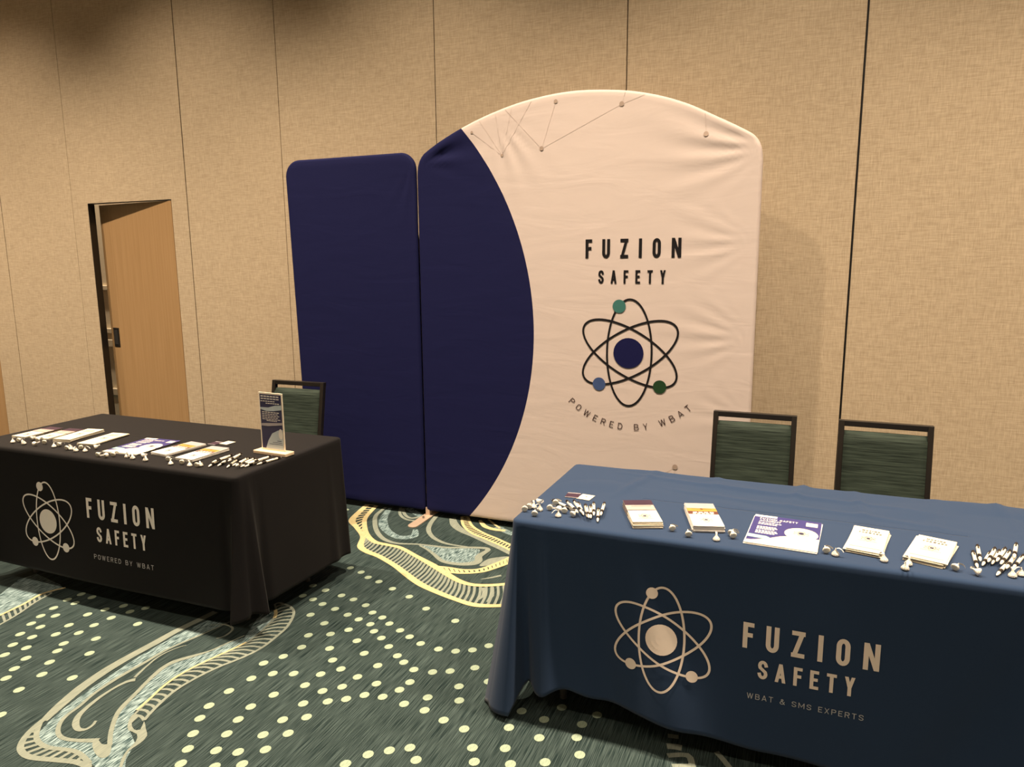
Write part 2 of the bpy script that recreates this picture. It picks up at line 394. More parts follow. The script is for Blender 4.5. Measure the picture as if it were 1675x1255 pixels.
# door leaves
def door(name, hinge_x, width, ang, handle):
    r = bpy.data.objects.new(name, None); C.objects.link(r); r.location = (hinge_x, WALL_Y+0.002, 0); r.rotation_euler = (0, 0, -ang)
    tag(r, kind='structure')
    lf = MB().box(-width, 0, 0, 0.042, 0.012, 2.122).build('door_leaf', 'door_laminate', r, bevel=0.002)
    if handle:
        hb = MB().box(-width+0.032, -width+0.105, -0.004, 0.004, 0.965, 1.125).build('flush_handle', 'black_metal', r, bevel=0.003)
        MB().box(-width+0.045, -width+0.092, -0.0065, -0.0042, 0.985, 1.105).build('handle_cup', 'black_gap', hb, bevel=0.002)
        hb['label'] = 'black flush pull plate'
    return r
door('door_1', D1[1]-0.008, 0.880, math.radians(5.6), True)
door('door_2', D2[1]-0.008, 0.868, 0.0, False)
# the room beyond the doorway
fy = 5.6
wf = MB().box(X0, -2.6, fy, fy+0.1, 0, CEIL_Z).build('wall_beyond', 'cream_paint'); tag(wf, kind='structure')
for i, (ya, yb) in enumerate(((467, 475), (537, 545), (555, 567), (634, 645))):
    za = at(178, ya, 'y', fy).z; zb = at(178, yb, 'y', fy).z
    tag(MB().box(X0, -2.6, fy-0.03, fy-0.001, zb, za).build('trim_%d' % (i+1), 'cream_paint', None, bevel=0.006), kind='structure')
tag(MB().box(X0, -2.6, fy-0.02, fy-0.001, 0.0, 0.14).build('baseboard_beyond', 'cream_paint'), kind='structure')

# ------------------------------------------------------------------ carpet pattern, woven into the floor
ZC, ZB, ZY = 0.0016, 0.0006, 0.0026
def zA(x, y, o, s): return (o[0]+x*s, o[1]+y*s)
def ground(pts, o, s): return [tuple(at(*zA(x, y, o, s))[:2]) for x, y in pts]
dot_mesh = None
dots = []
A_ = [(220,163),(265,145),(300,155),(245,174),(175,190),(403,183),(343,195),(424,202),(475,190),(133,216),(181,215),(286,211),(363,222),(102,241),(132,252),(225,246),(307,246),(449,242),(66,275),(105,285),(182,276),(257,271),(42,310),(86,320),(208,306),(313,290),(15,343),(85,354),(187,330),(162,367),(292,338),(47,388),(20,419),(137,407),(236,418),(62,457),(2,539),
 (1143,59),(1178,73),(1201,90),(1236,104),(1280,127),(1335,153),(1390,192),(1485,232),(1021,117),(988,150),(1021,162),(1062,132),(1114,149),(1153,162),(1193,181),(1052,177),(1093,193),(1134,212),(1013,212),(1215,205),(1247,221),(1170,227),(1058,240),(1270,241),(1208,243),(1220,266),(1305,263),(1137,261),(1078,275),(1006,279),(1244,288),(1336,284),(1164,297),(1372,306),(1268,316),(1075,322),(984,318),(1430,324),(1486,331),(1541,327),(1594,313),(1188,338),(924,348),(1296,346),(1085,360),(1317,367),(860,370),(1232,378),(1112,389),(1350,391),(1549,385),(1411,399),(1468,396),(890,404),(958,404),(1046,406),(820,420),(1166,415),(1337,432),(1593,430),(1228,437),(995,442),(1116,447),(1497,446),(747,461),(1052,461),(1303,457),(893,473),(1189,474),(1248,480),(1395,482),(1498,492),(989,502),(1129,487),(1069,495),(682,509),(818,512),(1318,503),(1385,524),(652,550),(777,554),(922,555),(1000,546),(1447,556),(630,600),(740,601),(858,604),(940,599),(1514,585),(1660,580),(613,650),(705,655),(777,660),(866,652),(1270,655),(1337,646),(1201,668),(1541,646),(1648,648),(1357,686),(1127,699),(1547,692),(590,698),(790,700),(1665,700),(700,708)]
S_A = 840/1675
dpx = [(x*S_A, 900+y*S_A) for x, y in A_]
dpx += [(780+x*.5343, 900+y*.5343) for x, y in [(38,293),(35,403),(137,494),(260,483),(368,506),(206,520),(322,535),(191,576),(306,575),(315,628),(209,651)]]
dpx += [(566.5, 834.5)]
for p in dpx:
    w = at(*p)
    if all((w.x-d[0])**2+(w.y-d[1])**2 > 0.035**2 for d in dots): dots.append((w.x, w.y))
# the same pattern carries on in front of the photographed stretch of floor
rd = random.Random(3)
for i in range(16):
    for j in range(6):
        x = -3.4+i*0.26+rd.uniform(-.08, .08); y = 1.30-j*0.24+rd.uniform(-.07, .07)
        q = (Vector((x, y, 0))-CAM)
        u = q.dot(RT)/q.dot(FW)*F_PX+W_PX/2 if q.dot(FW) > 0 else -1e6; v = H_PX/2-q.dot(UP)/max(q.dot(FW), 1e-3)*F_PX
        if v > 1270: dots.append((x, y))
for i, (x, y) in enumerate(dots):
    if dot_mesh is None:
        mb = MB().add([(0.0185*math.cos(2*PI*k/14), 0.0205*math.sin(2*PI*k/14), 0) for k in range(14)], [tuple(range(14))])
        o = mb.build('carpet_dot', 'carpet_dot', fl); dot_mesh = o.data
    else:
        o = bpy.data.objects.new('carpet_dot', dot_mesh); C.objects.link(o); o.parent = fl
    o.location = (x, y, ZC); o.rotation_euler = (0, 0, 0)
cream = MB(); yellow = MB(); blue = MB()
lift_n = [0]
def up():
    lift_n[0] += 1; return (lift_n[0] % 12)*0.00004
def st(mb, z, pts, w, o, s, n=6):
    g = smooth_line(ground(pts, o, s), n)
    if not isinstance(w, (int, float)):
        k = len(g)-1; m_ = len(w)-1
        w = [w[min(m_-1, int(i/k*m_))]+(w[min(m_, int(i/k*m_)+1)]-w[min(m_-1, int(i/k*m_))])*((i/k*m_) - min(m_-1, int(i/k*m_))) for i in range(k+1)]
    z += up()
    for q in ribbon(g, w): mb.add([(a, b_, z) for a, b_ in q], [(0,1,2,3)])
    return g
def fill(mb, z, pts, o, s, n=4):
    g = smooth_line(ground(pts, o, s), n, closed=True)
    mb.add([(a, b_, z) for a, b_ in g], [tuple(range(len(g)))])
def resample(g, n):
    d = [0]
    for a, b_ in zip(g, g[1:]): d.append(d[-1]+math.hypot(b_[0]-a[0], b_[1]-a[1]))
    out = []
    for i in range(n):
        t = d[-1]*i/(n-1); k = max(j for j in range(len(d)) if d[j] <= t+1e-9); k = min(k, len(g)-2)
        f = (t-d[k])/max(1e-9, d[k+1]-d[k]); out.append((g[k][0]+(g[k+1][0]-g[k][0])*f, g[k][1]+(g[k+1][1]-g[k][1])*f))
    return out
def rungs(mb, z, g1, g2, n, w, bow=0.0, frac=1.0):
    for a, b_ in zip(resample(g1, n), resample(g2, n)):
        m_ = ((a[0]+b_[0])/2+(b_[1]-a[1])*bow, (a[1]+b_[1])/2-(b_[0]-a[0])*bow)
        L = smooth_line([a, m_, (a[0]+(b_[0]-a[0])*frac, a[1]+(b_[1]-a[1])*frac)], 4)
        zz = z-0.0003+(lift_n[0] % 2)*0.00004; lift_n[0] += 1
        for q in ribbon(L, w): mb.add([(u, v, zz) for u, v in q], [(0,1,2,3)])
# --- motif before the black table
o1, s1 = (0, 900), 500/1675
fill(blue, ZB, [(1140,385),(960,470),(760,585),(600,690),(470,780),(350,870),(270,940),(215,1000),(215,1060),(300,1085),(400,1105),(480,1150),(520,1189),(600,1250),(680,1250),(690,1150),(740,1060),(700,960),(740,880),(850,790),(960,700),(1060,640),(1200,575),(1340,510),(1430,450),(1500,390),(1510,330),(1440,330),(1340,480),(1250,510),(1150,560),(1050,590),(950,620),(880,660),(810,720),(740,790),(680,850),(640,900),(610,1000),(600,1080),(530,1050),(420,1045),(340,1030),(315,1000),(330,950),(370,900),(430,860),(520,780),(640,700),(780,620),(920,540),(1080,475),(1240,400)], o1, s1, 1)
st(cream, ZC, [(1180,340),(1090,385),(960,448),(850,510),(720,580),(580,662),(440,760),(320,862),(240,938)], [0.0360,0.0360,0.0360,0.0400,0.0400,0.0440,0.0440,0.0400,0.0280], o1, s1)
st(cream, ZC, [(1260,395),(1160,440),(1080,475),(920,545),(780,625),(640,705),(520,785),(430,862),(370,905),(330,950),(318,1000),(345,1032),(420,1045),(540,1045)], [0.0064,0.0096,0.0112,0.0128,0.0176,0.0176,0.0144,0.0144,0.0144,0.0160,0.0160,0.0160,0.0160,0.0240], o1, s1)
ga = st(cream, ZC, [(240,930),(165,995),(118,1060),(118,1105),(170,1138),(300,1152),(420,1165),(490,1195)], .022, o1, s1)
gb = st(cream, ZC, [(222,945),(200,1010),(212,1055),(270,1085),(380,1098),(440,1120),(490,1170)], .018, o1, s1)
rungs(cream, ZC, ga, gb, 15, .014)
fill(cream, ZC, [(535,1040),(560,1066),(600,1062),(612,1040),(606,1110),(580,1138),(545,1138),(515,1105),(508,1060)], o1, s1)
st(cream, ZC, [(602,1075),(608,1000),(640,905),(682,850),(742,790),(812,718),(882,655),(952,615),(1050,585),(1150,555),(1250,510),(1340,470)], [0.0160,0.0160,0.0176,0.0200,0.0176,0.0176,0.0208,0.0240,0.0208,0.0112,0.0080,0.0064], o1, s1)
gy = st(yellow, ZY, [(750,880),(830,810),(885,758),(960,702),(1060,645),(1180,588),(1290,538),(1350,508)], .010, o1, s1)
g2 = st(cream, ZC, [(790,935),(830,890),(890,830),(970,765),(1080,700),(1200,642),(1330,590),(1430,540),(1510,480),(1575,420),(1610,350),(1590,312),(1530,290)], .013, o1, s1)
gi = st(cream, ZC, [(735,905),(830,812),(885,760),(960,704),(1060,647),(1180,590),(1290,540),(1380,490),(1450,430),(1500,375),(1512,330),(1505,300)], .009, o1, s1)
rungs(cream, ZC, g2, gi, 30, .012, 0.12)
st(yellow, ZY, [(1504,375),(1512,350),(1508,330)], .016, o1, s1)
fill(cream, ZC, [(790,940),(800,985),(806,1020),(770,1060),(710,1100),(685,1150),(670,1189),(655,1250),(640,1250),(665,1150),(700,1095),(745,1050),(750,1010),(705,990),(700,955),(725,905),(760,915),(722,950),(735,985),(770,985)], o1, s1, 2)
st(cream, ZC, [(1022,522),(950,546),(870,586),(800,642),(738,700)], [0.0032,0.0064,0.0080,0.0096,0.0128], o1, s1)
st(cream, ZC, [(742,712),(700,722),(640,750),(560,800),(480,862),(430,912),(415,955),(430,985),(470,985),(505,965),(526,938)], [0.0240,0.0176,0.0128,0.0144,0.0176,0.0224,0.0240,0.0192,0.0128,0.0112,0.0096], o1, s1)
st(cream, ZC, [(1150,415),(1230,410),(1275,432),(1240,468),(1185,488)], [0.0032,0.0096,0.0112,0.0096,0.0032], o1, s1)
# --- motif at the left border of the picture
fill(blue, ZB, [(-150,330),(0,245),(100,165),(200,130),(330,190),(350,212),(230,245),(130,300),(0,362),(-150,430)], o1, s1, 1)
gl = st(yellow, ZY, [(-120,415),(0,360),(130,298),(230,243),(360,208)], .014, o1, s1)
gm = st(cream, ZC, [(-120,470),(0,410),(100,352),(190,290),(280,240)], .011, o1, s1)
rungs(cream, ZC, gl[:-4], gm, 14, .011)
# --- large motif before the backdrops
o2, s2 = (560, 800), 290/1675
g1 = st(yellow, ZY, [(240,150),(150,230),(92,302),(135,365),(192,452),(172,545),(235,595),(350,642),(500,730),(620,822),(740,905),(900,980),(1080,1050),(1250,1100),(1450,1108),(1650,1090),(1850,1010)], [.035,.04,.045,.032,.03,.04,.04,.035,.035,.04,.04,.036,.032,.036,.03,.03,.03], o2, s2)
g2 = st(yellow, ZY, [(322,160),(222,270),(210,345),(232,435),(305,503),(420,530),(550,560),(700,640),(850,722),(960,790),(1100,872),(1250,912),(1470,910),(1650,880),(1800,800)], [.03,.03,.03,.035,.035,.03,.03,.03,.04,.04,.035,.03,.028,.028,.028], o2, s2)
k1 = int(len(g1)*5/16)
rungs(yellow, ZY, g1[:k1], g2[:int(len(g2)*3.2/14)], 15, .012)
rungs(cream, ZC, g1[k1-2:], g2[int(len(g2)*3.2/14):], 46, .014, 0.05)
g3 = st(yellow, ZY, [(880,735),(1010,748),(1150,768),(1300,760),(1480,695),(1600,640)], .016, o2, s2)
g4 = st(yellow, ZY, [(930,772),(1010,790),(1150,800),(1330,785),(1490,735),(1610,690)], .018, o2, s2)
rungs(yellow, ZY, g3, g4, 18, .018)
st(cream, ZC, [(410,175),(320,250),(308,330),(332,412),(400,480),(520,516),(700,524),(850,540),(1000,556),(1200,556),(1345,562),(1375,580),(1330,610),(1288,640),(1285,680),(1235,705),(1100,712),(950,685),(860,615),(800,572),(730,536)], [.02,.028,.03,.03,.03,.022,.018,.02,.022,.026,.03,.03,.035,.04,.045,.05,.035,.028,.022,.018,.014], o2, s2)
fill(blue, ZB, [(740,535),(900,552),(1050,565),(1220,562),(1300,580),(1260,640),(1240,690),(1100,705),(960,680),(870,610)], o2, s2)
st(cream, ZC, [(890,255),(832,330),(815,395),(858,460),(950,508),(1050,532),(1180,550)], [.03,.03,.03,.028,.024,.018,.014], o2, s2)
st(cream, ZC, [(1040,280),(1062,340),(1125,392),(1250,445),(1400,515),(1500,562),(1650,640)], [.04,.055,.05,.05,.05,.045,.04], o2, s2)
g5 = st(yellow, ZY, [(1130,265),(1142,345),(1220,420),(1350,475),(1500,540),(1600,590)], .018, o2, s2)
g6 = st(yellow, ZY, [(1185,265),(1225,350),(1330,418),(1450,468),(1530,505),(1640,555)], .018, o2, s2)
rungs(yellow, ZY, g5, g6, 26, .012)
st(yellow, ZY, [(1300,300),(1345,355),(1430,385),(1540,398)], [.02,.035,.035,.03], o2, s2)
st(yellow, ZY, [(1380,290),(1440,340),(1490,375)], .016, o2, s2)
st(blue, ZB, [(1460,360),(1540,400),(1620,430)], .05, o2, s2)
st(cream, ZC, [(552,180),(545,240),(600,288),(690,305)], .02, o2, s2)
st(cream, ZC, [(570,185),(592,245),(650,278),(745,262)], .022, o2, s2)
st(blue, ZB, [(620,180),(700,230),(745,255)], .05, o2, s2)
st(blue, ZB, [(450,180),(395,265),(388,340),(430,402),(510,450),(600,460),(680,440),(690,385)], [.03,.05,.06,.05,.05,.055,.05,.03], o2, s2)
fill(cream, ZC, [(1295,730),(1360,672),(1440,652),(1560,640),(1560,660),(1480,690),(1400,722)], o2, s2)
st(cream, ZC, [(1305,856),(1400,842),(1500,820)], [.004,.014,.018], o2, s2)
for pts in ([(1330,935),(1340,1000),(1280,1052)], [(1415,930),(1410,1010),(1365,1070)]): st(cream, ZC, pts, [.018,.024,.008], o2, s2)
# --- scraps of pattern under the navy table's hem
o3, s3 = (1000, 1140), 260/1675
for pts, w in (([(595,415),(710,430)], .022), ([(585,525),(660,530),(742,545)], .03), ([(592,625),(800,622),(850,720),(860,800)], .022), ([(640,735),(850,735)], .02), ([(1105,585),(1180,670),(1260,770)], .02)):
    st(cream, ZC, pts, w, o3, s3, 3)
cream.build('carpet_motif_cream', 'carpet_cream', fl); yellow.build('carpet_motif_yellow', 'carpet_yellow', fl); blue.build('carpet_motif_blue', 'carpet_blue', fl)

# ------------------------------------------------------------------ recessed ceiling downlights
proto = None
for row, y in enumerate((2.45, -1.60, -5.20)):
    for k in range(7):
        x = -8.35+2.05*k
        r = thing('ceiling_downlight', 'recessed downlight, %s from left in the ceiling row %s' % (ORD[k], ('over the tables', 'behind the camera', 'furthest behind the camera')[row]), 'light', (x, y, CEIL_Z), 0, 'recessed ceiling downlights')
        if proto is None:
            tr = MB().lathe([(0.075,-0.001),(0.095,-0.004),(0.098,-0.012),(0.078,-0.014),(0.070,-0.004)], 24).build('trim_ring', 'trim_white', r, smooth=True)
            ln = MB().lathe([(0.001,-0.003),(0.068,-0.003),(0.068,-0.0015),(0.001,-0.0015)], 24).build('lens', 'lamp_glow', r)
            proto = (tr, ln)
        else:
            for c in proto: copy_mesh_obj(c, r)
        ld = bpy.data.lights.new('downlight_beam', 'SPOT'); ld.energy = WALL_LAMP if row == 0 else ROOM_LAMP
        ld.color = LAMP_COL; ld.spot_size = math.radians(91 if row == 0 else 125); ld.spot_blend = 0.78; ld.shadow_soft_size = 0.06
        lo = bpy.data.objects.new('downlight_beam', ld); C.objects.link(lo); lo.parent = r; lo.location = (0, 0, -0.03)
# one lamp of the room beyond the doorway
r = thing('ceiling_downlight', 'recessed downlight of the room beyond the open pass door', 'light', (-6.6, 5.05, CEIL_Z), 0)
for c in proto: copy_mesh_obj(c, r)
ld = bpy.data.lights.new('downlight_beam', 'SPOT'); ld.energy = 1600; ld.color = LAMP_COL; ld.spot_size = math.radians(120); ld.spot_blend = 0.8; ld.shadow_soft_size = 0.06
lo = bpy.data.objects.new('downlight_beam', ld); C.objects.link(lo); lo.parent = r; lo.location = (0, 0, -0.03)

# ------------------------------------------------------------------ fabric backdrops
YF_B = 3.985; RIM = 0.017
def backdrop(root, left, right, top, z_bot, lean, wrinkle, mat, nz=64, xs=None):
    """tube-framed fabric: front and back sheets joined by a round rim. left/right inset x, top(x) inset height"""
    def yfront(x, z): return YF_B - wrinkle(x, z)
    def xl(x, z): return x + lean(x, z)
    nx = len(xs)
    grid = {}
    mb = MB(); V = []; Fc = []
    for i, x in enumerate(xs):
        for j in range(nz+1):
            z = z_bot + (top(x)-z_bot)*j/nz
            V.append((xl(x, z), yfront(x, z), z))
    for i in range(nx-1):
        for j in range(nz):
            a = i*(nz+1)+j; Fc.append((a, a+nz+1, a+nz+2, a+1))
    # boundary loop counter-clockwise seen from the front
    loop = [i*(nz+1) for i in range(nx)] + [(nx-1)*(nz+1)+j for j in range(1, nz+1)] + [i*(nz+1)+nz for i in range(nx-2, -1, -1)] + [j for j in range(nz-1, 0, -1)]
    N = len(loop); P = [V[k] for k in loop]; nrm = []
    for k in range(N):
        a, b_ = P[(k-2) % N], P[(k+2) % N]; dx, dz = b_[0]-a[0], b_[2]-a[2]; l = math.hypot(dx, dz) or 1; nrm.append((dz/l, -dx/l))
    prev = loop
    for s in range(1, 7):
        a = PI*s/6; cur = []
        for k in range(N):
            V.append((P[k][0]+nrm[k][0]*RIM*math.sin(a), P[k][1]+(RIM-RIM*math.cos(a)), P[k][2]+nrm[k][1]*RIM*math.sin(a))); cur.append(len(V)-1)
        for k in range(N): Fc.append((prev[k], prev[(k+1) % N][0] if False else prev[(k-1) % N], cur[(k-1) % N], cur[k]))
        prev = cur
    base = len(V)   # back sheet
    for i, x in enumerate(xs):
        for z in (z_bot, top(x)): V.append((xl(x, z), YF_B+2*RIM, z))
    for i in range(nx-1): Fc.append((base+2*i, base+2*i+1, base+2*i+3, base+2*i+2))
    mb.add(V, Fc)
    o = mb.build('fabric_cover', mat, root, True, smooth=True)
    return o, yfront
def dense(left, right, n, edge=0.14):
    xs = []; m_ = 16
    for k in range(m_): xs.append(left + edge*(1-math.cos(PI/2*k/m_)))
    for k in range(n+1): xs.append(left+edge+(right-left-2*edge)*k/n)
    for k in range(m_-1, -1, -1): xs.append(right - edge*(1-math.cos(PI/2*k/m_)))
    return xs
def fold(x, z, cx, cz, amp, rad, freq, ph, ang):
    dx, dz = x-cx, z-cz; d = math.hypot(dx, dz)
    if d > rad*3: return 0.0
    th = math.atan2(dz, dx)-ang
    th = (th+PI) % (2*PI)-PI
    return amp*math.exp(-(d/rad)**2)*min(1, (d/0.20)**2)*math.exp(-(th/0.55)**2)*math.sin(freq*th+ph+d*6)
# --- navy banner
BL, BR, BT, BC = -3.228, -2.254, 2.306, 0.105
bn = thing('banner_stand', 'tall plain navy fabric banner with rounded corners left of the arched backdrop', 'banner', ((BL+BR)/2, YF_B+RIM, 0))
l, r2, t = BL+RIM, BR-RIM, BT-RIM; rc = BC-RIM
def btop(x):
    dx = min(x-l, r2-x)
    return t if dx >= rc else t-rc+math.sqrt(max(0, rc*rc-(rc-dx)**2))
print_fabric('fabric_navy', None)
ob, bfront = backdrop(bn, l, r2, btop, 0.055, lambda x, z: 0.055*(1-(x-l)/(r2-l))*(2.2-min(z, 2.2))/2.2,
    lambda x, z: fold(x, z, -2.28, 2.26, 0.008, 0.20, 16, 0.3, -PI*0.55)+fold(x, z, -3.0, 2.30, 0.006, 0.10, 10, 1.0, -PI*0.6), 'fabric_navy', 60, dense(l, r2, 40, 0.10))
MB().box(BL+0.06, BL+0.12, YF_B-0.20, YF_B+0.22, 0.0, 0.008).build('foot_plate', 'brushed_foot', bn, True)
MB().bar((BL+0.09, YF_B+RIM, 0.006), (BL+0.09, YF_B+RIM, 0.06), 0.03, 0.03).build('foot_post', 'grey_metal', bn, True)
# --- arched backdrop
OUT = [(-2.245,2.175),(-2.240,2.225),(-2.222,2.270),(-2.190,2.303),(-2.100,2.350),(-1.947,2.421),(-1.759,2.487),(-1.533,2.541),(-1.281,2.566),(-1.041,2.553),(-0.844,2.519),(-0.651,2.457),(-0.464,2.366),(-0.342,2.302),(-0.290,2.268),(-0.262,2.222),(-0.252,2.155)]
def smooth_top(pts):
    S = smooth_line(pts, 8)
    return S
OS = smooth_top(OUT)
al, ar = OUT[0][0]+RIM, OUT[-1][0]-RIM
def atop(x):
    xo = OUT[0][0]+(x-al)/(ar-al)*(OUT[-1][0]-OUT[0][0])
    for a, b_ in zip(OS, OS[1:]):
        if a[0]-1e-9 <= xo <= b_[0]+1e-9:
            f = (xo-a[0])/max(1e-9, b_[0]-a[0]); return a[1]+(b_[1]-a[1])*f-RIM
    return OUT[-1][1]-RIM
ba = thing('arched_backdrop', 'large arched fabric backdrop, cream with a navy curved field and atom logo', 'backdrop', ((al+ar)/2, YF_B+RIM, 0))
print_fabric('fabric_print', (-3.288-ba.location.x, 1.225, 1.80))
def awr(x, z):
    v = fold(x, z, -0.20, 2.21, 0.0085, 0.40, 20, 0.4, PI*0.96)+fold(x, z, -2.24, 2.22, 0.022, 0.26, 13, 0.2, PI*0.17)
    v += fold(x, z, -0.24, 1.25, 0.005, 0.30, 20, 0.4, PI)+fold(x, z, -0.24, 0.80, 0.004, 0.2, 18, 0.4, PI*0.95)+fold(x, z, -0.24, 1.75, 0.004, 0.3, 20, 1.4, PI*1.02)
    v += fold(x, z, -1.75, 2.48, 0.008, 0.30, 20, 0.9, -PI*0.35)
    return v
oa, afront = backdrop(ba, al, ar, atop, 0.055, lambda x, z: 0.0, awr, 'fabric_print', 110, dense(al, ar, 110, 0.10))
def onarch(off): return lambda u, v, e=0.0: (u, afront(u, v)-off-e, v)
# foot plate with a rounded front end
def foot(cx, y_front, y_back, w):
    mb = MB(); n = 10; ring = [(cx+w/2*math.cos(PI+PI*k/n), y_front+w/2+w/2*math.sin(PI+PI*k/n)) for k in range(n+1)]+[(cx+w/2, y_back), (cx-w/2, y_back)]
    N = len(ring)
    mb.add([(a, b_, 0.0) for a, b_ in ring]+[(a, b_, 0.008) for a, b_ in ring], [tuple(range(N))[::-1], tuple(range(N, 2*N))]+[(k, (k+1) % N, N+(k+1) % N, N+k) for k in range(N)])
    return mb
for cx in (-2.235, -0.32):
    f_ = foot(cx, 3.765, 4.16, 0.066).build('foot_plate', 'brushed_foot', ba, True, bevel=0.002)
    MB().bar((cx, YF_B+RIM, 0.008), (cx, YF_B+RIM, 0.06), 0.028, 0.028).build('foot_post', 'brushed_foot', f_, True)
    MB().lathe([(0.007, 0.0), (0.007, 0.012)], 10, (cx, 3.93, 0.008)).build('bolt', 'grey_metal', f_, True)
letters(text_letters('FUZION', -1.176, -0.645, 1.661, 0.104, 0.0170, 0.43), onarch(.0022), 'ink_black', ba, 'black condensed')
letters(text_letters('SAFETY', -1.100, -0.724, 1.521, 0.073, 0.0118, 0.43), onarch(.0022), 'ink_black', ba, 'black condensed')
ACX, ACZ = -0.917, 1.133
lay('atom_orbits', atom(ACX, ACZ, 1.0, 0.0115), onarch(.0022), 'ink_black', ba)
lay('nucleus_disc', disc_fan(ACX-0.004, ACZ, 0.086), onarch(.0026), 'ink_navy', ba)
for (dx, dz), c, nm in zip(ELEC, ('ink_teal', 'ink_blue', 'ink_green'), ('teal', 'blue', 'dark green')):
    lay('electron_disc', disc_fan(ACX+dx, ACZ+dz, 0.0375, 24, 2), onarch(.0030), c, ba, label=nm+' electron disc of the atom logo')
def arc_text(txt, p0, p1, p2, h, t, lw):
    # circle through three points
    ax, ay = p0; bx, by = p1; cx, cy = p2
    d = 2*(ax*(by-cy)+bx*(cy-ay)+cx*(ay-by))
    ux = ((ax*ax+ay*ay)*(by-cy)+(bx*bx+by*by)*(cy-ay)+(cx*cx+cy*cy)*(ay-by))/d
    uy = ((ax*ax+ay*ay)*(cx-bx)+(bx*bx+by*by)*(ax-cx)+(cx*cx+cy*cy)*(bx-ax))/d
    R = math.hypot(ax-ux, ay-uy); a0 = math.atan2(ay-uy, ax-ux); a1 = math.atan2(cy-uy, cx-ux)
    flat = text_letters(txt, 0, R*(a1-a0), 0, h, t, lw)
    return [(c, [lifted([[(ux+(R-v)*math.cos(a0+u/R), uy+(R-v)*math.sin(a0+u/R)) for u, v in pl]], pl.lift)[0] for pl in lt]) for c, lt in flat]
letters(arc_text('POWERED BY WBAT', (-1.272, 0.832), (-0.905, 0.690), (-0.560, 0.836), 0.037, 0.0042, 0.74), onarch(.0022), 'ink_brown', ba, 'thin brown')
net = [(-1.355,2.517,.011),(-0.983,2.473,.013),(-0.537,2.288,.013),(-1.438,2.272,.012),(-1.681,2.250,.009),(-1.869,2.388,.008),(-0.643,0.500,.015)]
for i, (x, z, r) in enumerate(net): lay('network_dot', disc(x, z, r, 14), onarch(.0026), 'ink_dot', ba)
links = [((-1.355,2.517),(-1.438,2.272)),((-0.983,2.473),(-1.438,2.272)),((-1.438,2.272),(-1.66,2.50)),((-1.681,2.250),(-1.869,2.388)),((-1.681,2.250),(-1.72,2.48)),((-1.681,2.250),(-1.62,2.50)),((-1.681,2.250),(-1.50,2.53)),((-1.681,2.25),(-1.82,2.45)),((-0.983,2.473),(-0.965,2.535)),((-0.983,2.473),(-0.86,2.51)),((-0.537,2.288),(-0.545,2.39)),((-0.643,0.50),(-0.66,0.10)),((-0.643,0.5),(-1.2,0.1))]
ln = []
for i, (a, b_) in enumerate(links): ln += lifted(ribbon([a, b_], 0.0019, step=0.03), 0.00003*i)
lay('network_lines', ln, onarch(.0014), 'ink_line', ba)

